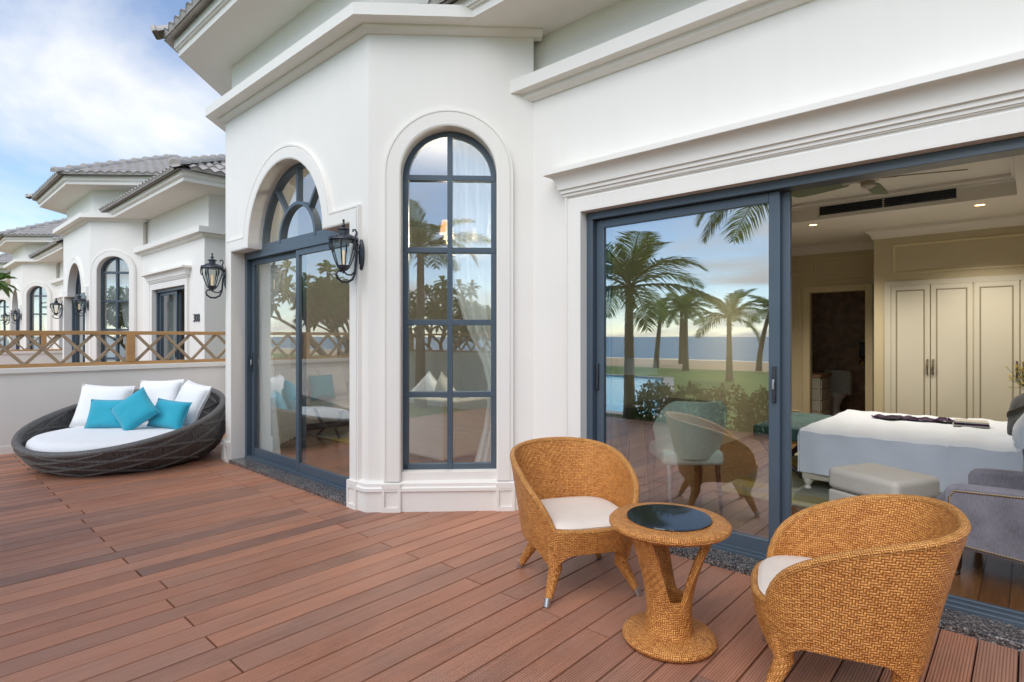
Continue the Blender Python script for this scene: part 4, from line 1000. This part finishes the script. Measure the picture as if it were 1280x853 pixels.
MB().box(-.42, -.78, .08, .42, .9, .30).build('base', M['white_cloth'], t, 0, None, .02, 3); MB().box(-.22, -.62, .30, .44, .74, .45).build('seat_cushion', M['white_cloth'], t, 0, None, .04, 4); MB().box(-.45, -.78, .28, -.2, .9, .85).build('backrest', M['white_cloth'], t, 0, None, .05, 4)
for y in (-.78, .74): MB().box(-.42, y, .28, .42, y+.16, .62).build('arm', M['white_cloth'], t, 0, None, .04, 4)
for sx in (-.36, .36):
    for sy in (-.7, .8): MB().lathe([(.02, 0), (.03, .09)], 10, (sx, sy, 0)).build('leg', M['darkwood'], t)
for (x, y, z, w_, m_, rz, lab) in ((-7.95, 3.98, .72, .46, 'white_cloth', 75, 'white cushion on the end of the sofa, beside the curtain'), (-7.85, 4.55, .72, .46, 'white_cloth', 95, 'white cushion behind the teal cushion on the sofa'), (-7.70, 4.30, .66, .36, 'teal_cloth', 85, 'teal cushion on the white sofa inside the bay')):
    c = cushion('sofa_cushion', w_, w_, .15, M[m_], seed=x); put(c, (x, y, z), 20, rz); tag(c, lab, 'cushion')
t = tag(empty('side_table_lamp', (-8.3, 5.6, FZ)), 'table lamp with a grey drum shade on a dark stand beside the sofa', 'lamp')
MB().lathe([(0, .55), (.2, .55), (.2, .52), (.03, .5), (.03, .04), (.15, .02), (.15, 0)], 20).build('stand', M['darkwood'], t); MB().lathe([(0, .56), (.08, .56), (.03, .6), (.06, .72), (.015, .82), (.015, .95)], 18).build('lamp_body', M['chrome'], t); MB().lathe([(.26, .82), (.24, 1.10)], 32).build('shade', M['greycloth'], t, 60, recalc=False)
t = tag(empty('coffee_table', (-7.0, 4.35, FZ), R(10)), 'low white topped coffee table with dark curved legs inside the bay', 'table')
MB().box(-.35, -.5, .40, .35, .5, .44).build('table_top', M['porcelain'], t, 0, None, .008)
for sx in (-1, 1):
    for sy in (-1, 1): MB().tube([(sx*.28, sy*.4, .40), (sx*.2, sy*.38, .25), (sx*.1, sy*.36, .14), (sx*.24, sy*.4, 0)], [.025, .022, .02, .018], 8).build('leg', M['darkwood'], t)
rg2 = tag(MB().box(-7.6, 3.9, FZ+.006, -5.9, 5.6, FZ+.016).build('living_rug', M['rug'], None, 0, (-6.75, 4.75, FZ)), 'pale patterned rug under the coffee table', 'rug'); rg2.location = (-6.75, 4.75, FZ)
t = tag(empty('tub_armchair', (-4.92, 4.30, FZ)), 'off white armchair with its back to the tall arched window', 'armchair')
MB().box(-.42, -.43, .06, .42, -.27, .70).build('backrest', M['beige'], t, 0, None, .03, 4); MB().box(-.42, -.27, .06, -.28, .42, .62).build('arm', M['beige'], t, 0, None, .03, 4); MB().box(.28, -.27, .06, .42, .42, .68).build('arm', M['beige'], t, 0, None, .03, 4); MB().box(-.28, -.27, .06, .28, .42, .42).build('seat', M['beige'], t, 0, None, .03, 4)
for sx in (-.37, .37):
    for sy in (-.37, .37): MB().lathe([(.02, 0), (.025, .07)], 8, (sx, sy, 0)).build('foot', M['darkwood'], t)
for x, rz, m_, lab in ((-5.08, 12, 'white_cloth', 'plain white cushion on the armchair by the tall window'), (-4.80, -10, 'beige', 'striped beige cushion on the armchair by the tall window')):
    c = cushion('armchair_cushion', .42, .42, .14, M[m_], seed=x); put(c, (x, 4.18, .72), -12, rz, 45 if m_ == 'beige' else 38); tag(c, lab, 'cushion')
# dining corner: dark table with white orchid behind the armchair
t = tag(empty('console_table', (-4.75, 6.4, FZ)), 'dark console with a black rack deep inside behind the tall window', 'table')
MB().box(-.7, -.22, .72, .7, .22, .76).build('table_top', M['darkwood'], t, 0, None, .004); MB().box(-.66, -.18, .3, .66, .18, .72).build('cabinet', M['darkwood'], t, 0)
for sx in (-.62, .62):
    for sy in (-.16, .16): MB().box(sx-.02, sy-.02, 0, sx+.02, sy+.02, .3).build('leg', M['darkwood'], t, 0)
t = tag(empty('orchid', (-4.35, 6.35, FZ+.76)), 'white orchid in a small pot on the dark console', 'flowers')
MB().lathe([(0, 0), (.05, 0), (.06, .1), (.055, .1)], 14).build('pot', M['porcelain'], t); MB().tube([(0, 0, .08), (.02, 0, .3), (.1, 0, .42), (.2, 0, .42)], .004, 5).build('stem', M['leaf'], t)
b = MB(); rr = random.Random(9)
for i in range(9):
    c_ = Vector((.05+.018*i, rr.uniform(-.03, .03), .38+rr.uniform(-.02, .05)))
    for k in range(5):
        a = 2*PI*k/5; d_ = Vector((math.cos(a), .3, math.sin(a)))*.035; s_ = Vector((-math.sin(a), 0, math.cos(a)))*.018; b.face([c_, c_+d_*.6+s_, c_+d_, c_+d_*.6-s_])
b.build('blooms', M['petal'], t, 0, recalc=False)
# chandelier
t = tag(empty('chandelier', (-4.38, 4.15, 3.5)), 'brass chandelier with lit orange shades inside the bay', 'chandelier')
MB().tube([(0, 0, 0), (0, 0, -.75)], .012, 8).build('stem', M['gold'], t); MB().lathe([(0, -.74), (.03, -.78), (.045, -.85), (.03, -.95), (.015, -1.2), (.04, -1.27), (0, -1.32)], 16).build('hub', M['gold'], t)
for i in range(6):
    a = 2*PI*i/6+.2; ca, sa = math.cos(a), math.sin(a)
    ar_ = MB().tube([(0, 0, -1.2), (.12*ca, .12*sa, -1.28), (.24*ca, .24*sa, -1.24), (.28*ca, .28*sa, -1.10)], .008, 6).build('arm', M['gold'], t)
    MB().lathe([(.062, -1.04), (.04, -.90)], 16, (.28*ca, .28*sa, 0)).build('shade', M['orangeshade'], ar_, 60, recalc=False)
L = bpy.data.lights.new('chandelier_lamp', 'POINT'); L.energy = 55; L.color = (1, .90, .76); L.shadow_soft_size = .3; lo = bpy.data.objects.new('chandelier_lamp', L); COL.objects.link(lo); lo.parent = t; lo.location = (0, 0, -1.0)
e_ = tag(empty('curtain_tall_window', T3(.9, FZ, .35)), 'sheer white curtain tied back inside the tall arched window', 'curtain')
a_ = T3(1.12, 0, .27); c_ = T3(.66, 0, .27); curtain(e_, e_.location, (a_[:2], c_[:2]), FZ+.01, 3.4, 5, .035, (.35, .95), 'sheer')
e_ = tag(empty('curtain_bay_door', (-6.4, 3.05, FZ)), 'sheer white curtain gathered at the side of the bay door, next to the daybed end', 'curtain')
curtain(e_, e_.location, ((-6.64, 2.89), (-6.08, 2.91)), FZ+.01, 3.4, 5, .04, (.6, 1.35), 'sheer')
e_ = tag(empty('curtain_bay_far', (-7.3, 3.5, FZ)), 'sheer white curtain hanging further inside the bay beside the sofa', 'curtain')
curtain(e_, e_.location, ((-6.78, 3.12), (-7.35, 3.72)), FZ+.01, 3.4, 6, .04, (.65, 1.35), 'sheer')

# ------------------------------------------------------------------ rattan armchairs (local front is -Y)
def superell(phi, a, n=2.7):
    c, s = math.cos(phi), math.sin(phi); k = (abs(c)**n + abs(s)**n)**(-1/n); return a*k*s, a*k*c      # phi from the back (+Y)
def rattan_chair():
    t = empty('rattan_armchair')
    NP = 96; PM = R(138); seat = .375
    def rim(phi):
        g = abs(phi)/PM
        if g >= 1: return seat
        return seat + .125*(1-g**12)**.8 + .235*(1-g**2.1)
    def hem(phi):
        d = abs(((phi+PI) % (PI/2)) - PI/4); return .262 - .085*math.exp(-(d/.22)**2)
    def pt(phi, z, off=0):
        h = max(0, z-.30); x, y = superell(phi, .303)
        f = 1 + .21*h/.48 if z > .30 else 1 - .10*(.30-z)/.15
        back = .5+.5*math.cos(phi)
        lean = .055*(h/.48)**1.2*back
        r = math.hypot(x, y); kx = (r*f+off)/r
        return (x*kx, y*kx+lean-.0, z)
    phis = [-PI+2*PI*i/NP for i in range(NP)]; NZ = 16
    b = MB(); P = []; Q = []
    for ph in phis:
        z0, z1 = hem(ph), rim(ph)
        P.append([pt(ph, z0+(z1-z0)*j/NZ) for j in range(NZ+1)])
    uvf = lambda i, j: (.34*2*PI*i/NP, P[i % NP][j][2])
    b.grid(P, cu=True, uvs=uvf)
    zi = .33
    for ph in phis:
        z1 = rim(ph); Q.append([pt(ph, z1+(zi-z1)*j/NZ, -.030) for j in range(NZ+1)])
    b.grid(Q, cu=True, uvs=lambda i, j: (.34*2*PI*i/NP, Q[i % NP][j][2]))
    b.grid([[P[i][0], Vector(pt(phis[i], hem(phis[i]), -.03))] for i in range(NP)], cu=True)
    b.grid([[Vector(pt(phis[i], hem(phis[i]), -.03)), Vector(pt(phis[i], .33, -.032))] for i in range(NP)], cu=True)
    b.build('shell', M['rattan'], t, 60)
    # braided rim, following the outline all round
    b = MB(); path = [Vector(pt(ph, rim(ph)+.004, -.015)) for ph in phis]; n = 8; rings = []
    for i in range(NP):
        tg = (path[(i+1) % NP]-path[i-1]).normalized(); o_ = Vector((path[i].x, path[i].y, 0)).normalized(); u_ = tg.cross(o_).normalized(); o_ = u_.cross(tg)
        r = .0175 if abs(phis[i]) < PM else .0165
        rings.append([path[i]+(o_*math.cos(2*PI*k/n)+u_*math.sin(2*PI*k/n))*r for k in range(n)])
    b.grid(rings, cu=True, cv=True); b.build('rim', M['rope'], t, 60)
    b = MB(); b.face([pt(ph, .345, -.028) for ph in phis]); b.build('seat_deck', M['rattan'], t, 0)
    for i, ph in enumerate((R(45), R(135), R(-135), R(-45))):
        top = Vector(pt(ph, .30, -.04)); bot = Vector(pt(ph, .16, -.03)); d = Vector((top.x, top.y, 0)).normalized(); foot = bot + d*.085; foot.z = .028
        b = MB(); b.tube([top, bot, bot.lerp(foot, .5)+d*.004, foot], [.050, .036, .027, .019], 12, True); lg = b.build('leg', M['rattan'], t, 60)
        f0 = foot.copy(); f1 = foot + (foot-bot).normalized()*.028; f1.z = 0
        MB().tube([f0+Vector((0, 0, .012)), f1], [.0195, .0175], 12).build('glide', M['chrome'], lg, 40)
    return t
def seat_cushion():
    b = MB(); NP = 48; prof = [(.0, -1), (.7, -1), (.93, -.95), (.985, -.6), (1.0, -.5), (1.012, -.45), (1, -.4), (1, .4), (1.012, .45), (1, .5), (.985, .65), (.93, .95), (.7, 1.12), (.35, 1.22), (0, 1.25)]
    P = []
    for i in range(NP):
        ph = 2*PI*i/NP; x, y = superell(ph, .264, 3.6); P.append([(x*f, y*f, z*.036) for f, z in prof])
    b.grid(P, cu=True); return b.build('seat_cushion', M['cream_cloth'], None, 50)
def face_rot(dx, dy): return math.atan2(dy, dx) + PI/2
ch = rattan_chair(); r1 = face_rot(.84, -.54)
tag(ch, 'honey rattan tub armchair in front of the closed glass pane', 'armchair', 'rattan armchairs at the round table'); place(ch, (-1.93, 2.66, 0), r1)
r2 = face_rot(-.955, -.30); ch2 = copy_tree(ch); place(ch2, (-.575, 2.555, 0), r2); ch2['label'] = 'honey rattan tub armchair in front of the open doorway, seen from behind'
cu = seat_cushion(); place(cu, (-1.93+.02*.84, 2.66-.02*.54, .381), r1); tag(cu, 'cream seat cushion on the rattan armchair by the closed pane', 'cushion', 'cream seat cushions')
cu2 = cu.copy(); COL.objects.link(cu2); place(cu2, (-.575-.02*.98, 2.555-.02*.18, .381), r2); cu2['label'] = 'cream seat cushion on the rattan armchair by the open doorway'

# ------------------------------------------------------------------ round rattan table
t = tag(empty('round_rattan_table', (-1.235, 2.43, 0), R(20)), 'small round rattan table with a black glass top between the rattan armchairs', 'table')
b = MB(); b.lathe([(0, 0), (.19, 0), (.205, .008), (.212, .022), (.205, .036), (.19, .045), (.10, .052), (.0, .052)], 48); b.build('base', M['rattan'], t, 40)
b = MB(); b.lathe([(.115, .045), (.108, .07), (.103, .13), (.10, .20)], 40); b.lathe([(.072, .20), (.072, .12), (0, .12)], 40); b.lathe([(.10, .20), (.086, .208), (.072, .20)], 40); b.build('column', M['rattan'], t, 50)
def ra(z):
    k = max(0, (z-.14)/.39); return .101 + .118*k**1.7
for q in range(3):
    b = MB(); O = []; I = []; nz = 18; na = 12; z0, z1 = .14, .535
    for i in range(nz+1):
        z = z0+(z1-z0)*i/nz; k = max(0, (z-.175)/.36); hw = R(61) - R(46)*min(1, k)**.36 if k > 0 else R(61); r = ra(z)
        O.append([((r)*math.cos(a), r*math.sin(a), z) for a in [q*2*PI/3 - hw + 2*hw*j/na for j in range(na+1)]])
        I.append([((r-.028)*math.cos(a), (r-.028)*math.sin(a), z+.004) for a in [q*2*PI/3 - hw*.97 + 2*hw*.97*j/na for j in range(na+1)]])
    b.grid(O); b.grid(I)
    b.grid([[O[i][0], I[i][0]] for i in range(nz+1)]); b.grid([[O[i][-1], I[i][-1]] for i in range(nz+1)]); b.grid([[O[-1][j], I[-1][j]] for j in range(na+1)])
    b.build('arm', M['rattan'], t, 50)
b = MB(); b.lathe([(0, .515), (.235, .515), (.258, .522), (.272, .535), (.272, .548), (.262, .558), (.24, .562), (.0, .562)], 64); b.build('table_top', M['rattan'], t, 40)
MB().lathe([(0, .5625), (.188, .5625), (.191, .566), (.189, .571), (0, .571)], 64).build('glass_top', M['blackglass'], t, 40)

# ------------------------------------------------------------------ round daybed
t = tag(empty('round_daybed', (-7.54, 1.84, 0)), 'round dark grey rattan daybed with a white mattress', 'daybed')
NA = 112
def dz(a): return .49 + .25*math.cos(a-R(124))                     # rim height, high towards the house
def dsh(a, tt, off=0):
    zr = dz(a); z = zr*tt; k = min(1, z/.42)
    r = .72 + .29*math.sin(PI/2*k**.75) - .10*max(0, (z-.42)/.42)**1.4 + off
    return Vector((r*math.cos(a), r*math.sin(a), z))
A_ = [2*PI*i/NA for i in range(NA)]; NT_ = 16
P = [[dsh(a, j/NT_) for j in range(NT_+1)] for a in A_]
b = MB(); b.grid(P, cu=True, uvs=lambda i, j: (1.05*2*PI*i/NA, P[i % NA][j].z*1.15))
Q = [[dsh(a, 1 - (1-.16/dz(a))*j/NT_, -.05) for j in range(NT_+1)] for a in A_]
b.grid(Q, cu=True, uvs=lambda i, j: (1.05*2*PI*i/NA, Q[i % NA][j].z*1.15)); b.face([q[-1] for q in Q]); b.face([p[0] for p in P][::-1])
b.build('basket', M['greyrattan'], t, 60)
b = MB(); path = [dsh(a, 1, -.025)+Vector((0, 0, .006)) for a in A_]; rings = []
for i in range(NA):
    tg = (path[(i+1) % NA]-path[i-1]).normalized(); o_ = Vector((path[i].x, path[i].y, 0)).normalized(); u_ = tg.cross(o_).normalized(); o_ = u_.cross(tg)
    rings.append([path[i]+(o_*math.cos(2*PI*k/8)+u_*math.sin(2*PI*k/8))*.036 for k in range(8)])
b.grid(rings, cu=True, cv=True); b.build('rim', M['greyband'], t, 60)
for k_ in range(8):                                                # crossing bands woven round the basket, inside and out
    for sg in (1, -1):
        a0 = 2*PI*k_/8; pts = []; span = 1.9
        for i in range(17):
            f = i/16; pts.append(dsh(a0+sg*span*f, .04+.94*f, .004))
        b = MB(); rn = []
        for i, p_ in enumerate(pts):
            tg = (pts[min(i+1, 16)]-pts[max(i-1, 0)]).normalized(); o_ = Vector((p_.x, p_.y, .0)).normalized(); w_ = tg.cross(o_).normalized()
            rn.append([p_+w_*.016+o_*-.004, p_+w_*.011+o_*.007, p_-w_*.011+o_*.007, p_-w_*.016+o_*-.004])
        b.grid(rn); b.build('band', M['greyband'], t, 60)
        pts = [dsh(a0+sg*span*f/10*1.0, max(.3/dz(a0+sg*span*f/10), .04+.94*f/10) if .3/dz(a0+sg*span*f/10) < 1 else 1, -.054) for f in range(11)]
        b = MB(); rn = []
        for i, p_ in enumerate(pts):
            tg = (pts[min(i+1, 10)]-pts[max(i-1, 0)]); 
            if tg.length < 1e-6: continue
            tg.normalize(); o_ = -Vector((p_.x, p_.y, .0)).normalized(); w_ = tg.cross(o_).normalized()
            rn.append([p_+w_*.015-o_*.004, p_+w_*.010+o_*.006, p_-w_*.010+o_*.006, p_-w_*.015-o_*.004])
        b.grid(rn); b.build('inner_band', M['greyband'], t, 60)
b = MB(); NPm = 72; P = []
for i in range(NPm):
    a = 2*PI*i/NPm; P.append([(f*.885*math.cos(a), f*.885*math.sin(a)-.01, z + (.012*noise.noise((2*f*math.cos(a), 2*f*math.sin(a), 0)) if f < .95 else 0)) for f, z in ((0, .16), (.95, .16), (.985, .18), (1.0, .22), (1.0, .27), (.985, .31), (.95, .335), (.85, .35), (.6, .36), (.3, .365), (0, .365))])
b.grid(P, cu=True); b.build('mattress', M['white_cloth'], t, 50)
for (nm, w_, h_, th, m_, loc, lean, rz, roll, lab, cat) in (
    ('large_cushion', .60, .52, .18, 'white_cloth', (-8.14, 1.72, .575), 22, 48, -3, 'white square cushion at the open end of the daybed, left of the teal ones', 'cushion'),
    ('large_cushion', .56, .50, .17, 'white_cloth', (-8.06, 2.28, .62), 22, 40, 2, 'white square cushion behind the teal diamond cushion on the daybed', 'cushion'),
    ('large_cushion', .54, .52, .17, 'white_cloth', (-7.44, 2.43, .60), 24, 12, -7, 'white square cushion tilted against the high side of the daybed', 'cushion'),
    ('teal_cushion', .46, .34, .14, 'teal_cloth', (-7.80, 1.70, .515), 20, 44, 0, 'teal rectangular cushion in front of the large white cushion at the open end', 'cushion'),
    ('teal_cushion', .40, .40, .15, 'teal_cloth', (-7.41, 1.86, .57), 26, 42, 42, 'teal square cushion standing on its corner on the daybed', 'cushion'),
    ('teal_cushion', .44, .33, .14, 'teal_cloth', (-7.25, 2.16, .515), 24, 34, -6, 'teal rectangular cushion leaning behind the diamond one, by the high rim', 'cushion')):
    c = cushion(nm, w_, h_, th, M[m_], 16, .16, loc[0]); put(c, loc, lean, rz, roll); tag(c, lab, cat, 'daybed cushions')

# ------------------------------------------------------------------ plants on the sea side of the deck
def frond_mesh(seed, L=1.0, bend=75):
    rr = random.Random(seed); b = MB(); n = 26; p = Vector((0, 0, 0)); pts = [p.copy()]; e = 0
    for i in range(n):
        e = -R(bend)*((i+1)/n)**1.3; p = p + Vector((math.cos(e), 0, math.sin(e)))*L/n; pts.append(p.copy())
    b.tube(pts, [.014*(1-.85*i/n)*L for i in range(n+1)], 5)
    for i in range(3, n+1):
        for h in (0, .5):
            f = (i-h)/n; p0 = pts[i-1].lerp(pts[i], 1-h); tg = (pts[i]-pts[i-1]).normalized()
            ll = L*.31*(math.sin(PI*min(1, f*.86+.12))**.7)*rr.uniform(.85, 1.1)
            for sg in (-1, 1):
                d = (tg*rr.uniform(.55, .8) + Vector((0, sg, 0))*.75 + Vector((0, 0, rr.uniform(-.1, .22)))).normalized(); tip = p0 + d*ll + Vector((0, 0, -.36*ll)); mid_ = p0 + d*ll*.5 + Vector((0, 0, -.05*ll)); w_ = tg*.0115*L
                b.face([p0-w_*.5, mid_-w_, mid_+w_, p0+w_*.5]); b.face([mid_-w_, tip, mid_+w_])
    o = b.build('frond', M['palmleaf'], None, 0, recalc=False, weld=False); me = o.data; bpy.data.objects.remove(o); return me
FR = [frond_mesh(1, bend=70), frond_mesh(2, bend=95), frond_mesh(3, bend=50)]
def palm(loc, top, Lf, n, r, label, seed, lean=(0, 0)):
    rr = random.Random(seed); t = tag(empty('palm_tree', loc), label, 'palm tree', 'coconut palms along the beach lawn')
    h = top-loc[2]; pts = []; rs = []
    for i in range(25):
        f = i/24; pts.append((lean[0]*f**1.7, lean[1]*f**1.7, h*f)); rs.append(r*(1.35-.55*f+.3*math.exp(-f*12))*(1+.06*(i % 2)))
    MB().tube(pts, rs, 10).build('trunk', M['bark'], t, 60)
    b = MB()
    for i in range(14):
        a = rr.uniform(0, 6.28); z = h-rr.uniform(.0, .35); b.tube([(lean[0], lean[1], z), (lean[0]+math.cos(a)*r*2, lean[1]+math.sin(a)*r*2, z-rr.uniform(.05, .25))], [.03, .008], 5)
    b.build('husk', M['bark'], t, 0)
    for i in range(n):
        o = mesh_obj('frond', FR[rr.choice((0, 0, 1, 2))], None, t); f = i/n
        o.location = (lean[0], lean[1], h-.03); el_ = 80 - 88*f + rr.uniform(-8, 8); s_ = Lf*rr.uniform(.85, 1.1)*(1 if f > .15 else .8)
        o.rotation_euler = (rr.uniform(-.2, .2), -R(el_), i*2.4+rr.uniform(-.25, .25)); o.scale = (s_, s_, s_)
    return t
palm((-13.9, -22.0, -.46), 2.95, 1.75, 15, .12, 'coconut palm with a straight dark trunk, mirrored in the middle of the patio glass', 11)
palm((-16.5, -23.6, -.46), 2.95, 1.7, 14, .12, 'leaning coconut palm mirrored beside the straight dark trunked one', 12, (.3, 0))
palm((-9.0, -15.6, -.40), 2.2, 1.95, 15, .10, 'slim tall fronded coconut palm mirrored near the handle side of the glass', 13)
palm((-10.9, -24.6, -.46), 2.9, 1.75, 14, .11, 'curved coconut palm mirrored behind the slim one', 14, (.6, 0))
palm((-5.55, -2.05, -.34), 2.35, 1.85, 18, .085, 'large bushy palm by the pool, mirrored at the curtain side of the glass', 15)
palm((-3.05, -2.6, -.34), 3.95, 1.8, 24, .10, 'tall palm whose fronds hang into the top of the glass reflection', 16)
palm((2.05, -4.3, -.34), 3.6, 1.7, 16, .10, 'palm mirrored in the upper panes of the tall arched window', 17)
palm((-18.0, -30.0, -.5), 3.4, 2.2, 20, .14, 'distant coconut palm on the lawn edge near the beach', 18)
def frangipani(loc, label, seed, h0=.7, seg=.55, spread=1.0, levels=4):
    rr = random.Random(seed); t = tag(empty('frangipani_tree', loc), label, 'tree', 'frangipani trees by the deck')
    w = MB(); lv = MB(); fl = MB()
    def leafs(p, d):
        q = d.to_track_quat('Z', 'X')
        for k in range(15):
            a = 2.4*k; el_ = R(rr.uniform(5, 65)); v_ = q @ Vector((math.cos(a)*math.cos(el_), math.sin(a)*math.cos(el_), math.sin(el_))); L = rr.uniform(.2, .34)
            s_ = v_.cross(Vector((0, 0, 1))); s_ = s_.normalized()*L*.15 if s_.length > .1 else Vector((1, 0, 0))*L*.15
            dr = Vector((0, 0, -.25*L)); m1 = p+v_*L*.3; m2 = p+v_*L*.7+dr*.3; e_ = p+v_*L+dr; up = Vector((0, 0, .03*L))
            for sg in (1, -1): lv.face([p, m1+s_*sg*.8+up, m2+s_*sg+up, e_+dr*.2, m2, m1][: 6])
        if rr.random() < .35:
            for k in range(6):
                c_ = p+Vector((rr.gauss(0, .05), rr.gauss(0, .05), .05+rr.random()*.05))
                for j in range(5):
                    a = 2*PI*j/5; dd = Vector((math.cos(a), math.sin(a), .3))*.035; ss = Vector((-math.sin(a), math.cos(a), 0))*.015; fl.face([c_, c_+dd*.6+ss, c_+dd, c_+dd*.6-ss])
    def grow(p, d, L, r, lev):
        e_ = p+d*L; mid_ = p+d*L*.5+Vector((rr.gauss(0, .03), rr.gauss(0, .03), 0)); w.tube([p, mid_, e_], [r, r*.85, r*.75], 6)
        if lev == 0: leafs(e_, d); return
        a0 = rr.uniform(0, 6.28); n = 3 if lev > 1 else rr.choice((2, 3))
        for k in range(n):
            a = a0+2*PI*k/n+rr.uniform(-.3, .3); o_ = Vector((math.cos(a), math.sin(a), 0)); nd = (d*.8+o_*.75*spread+Vector((0, 0, .18))).normalized(); grow(e_, nd, L*rr.uniform(.72, .92), r*.68, lev-1)
        if lev == 1: leafs(e_, d)
    grow(Vector((0, 0, 0)), Vector((.05, 0, 1)).normalized(), h0, .09, levels)
    w.build('trunk', M['bark'], t, 60); lv.build('crown', M['leaf'], t, 0, recalc=False, weld=False)['kind'] = 'stuff'
    if fl.f: fl.build('blossoms', M['petal'], t, 0, recalc=False, weld=False)['kind'] = 'stuff'
    return t
frangipani((-11.5, -1.15, -.34), 'frangipani tree beyond the railing, its leaves reaching in at the sky edge', 21, 1.0, spread=1.05)
frangipani((-12.6, -2.4, -.34), 'second frangipani tree further out, mirrored in the bay door', 25, .9)
frangipani((3.6, -5.4, -.34), 'frangipani tree mirrored in the middle panes of the tall arched window', 22, .9)
frangipani((4.6, -4.2, -.34), 'frangipani tree beside the far railing, mirrored in the tall window', 23, .8)
frangipani((2.0, -6.6, -.34), 'frangipani tree past the deck end, mirrored in the tall window', 24, .8)
SH = []
def shrub(loc, seed, label):
    t = tag(empty('flowering_shrub', loc), label, 'shrub', 'red flowering shrubs along the deck edge')
    if not SH:
        rr = random.Random(5); lv = MB(); fl = MB(); st = MB()
        for i in range(1500):
            a = rr.uniform(0, 2*PI); u = rr.uniform(-.2, 1); k = rr.uniform(.55, 1.0)**.5*(1+.18*noise.noise((3*math.cos(a), 3*math.sin(a), 3*u)))
            p = Vector((.46*k*math.cos(a)*math.sqrt(max(0, 1-u*u)), .40*k*math.sin(a)*math.sqrt(max(0, 1-u*u)), .30+.66*k*u)); d = Vector((rr.gauss(0, 1), rr.gauss(0, 1), rr.gauss(.3, 1))).normalized(); s_ = d.cross(Vector((rr.random(), rr.random(), 1))).normalized(); L = rr.uniform(.05, .10)
            lv.face([p, p+d*L*.5+s_*L*.28, p+d*L, p+d*L*.5-s_*L*.28])
            if i % 28 == 0 and k > .8:
                for j in range(5):
                    q = p+Vector((rr.gauss(0, .015), rr.gauss(0, .015), rr.gauss(.01, .01))); fl.face([q, q+Vector((.015, .005, .008)), q+Vector((.005, .017, .012)), q+Vector((-.01, .008, .004))])
        for i in range(12):
            a = rr.uniform(0, 6.28); st.tube([(0, 0, 0), (.2*math.cos(a), .2*math.sin(a), .4), (.36*math.cos(a), .33*math.sin(a), .7)], [.015, .01, .004], 5)
        for m_, nm, mt in ((lv, 'foliage', 'hedgeleaf'), (fl, 'flowers', 'flower'), (st, 'stems', 'bark')):
            o = m_.build(nm, M[mt], None, 0, recalc=False, weld=False); SH.append((nm, o.data)); bpy.data.objects.remove(o)
    for nm, me in SH: mesh_obj(nm, me, None, t)['kind'] = 'stuff'
    t.rotation_euler = (0, 0, seed*1.3)
for i, x in enumerate((-4.75, -4.15, -3.55, -2.95, -2.3)):
    shrub((x, -1.62 - .06*(i % 2), -.34), i, ['red flowering shrub by the pool corner, mirrored beside the water', 'red flowering shrub mirrored over the mint chair, second from the pool', 'red flowering shrub mirrored behind the mint chair back, third from the pool', 'red flowering shrub fourth from the pool along the deck edge', 'red flowering shrub farthest from the pool along the deck edge'][i])
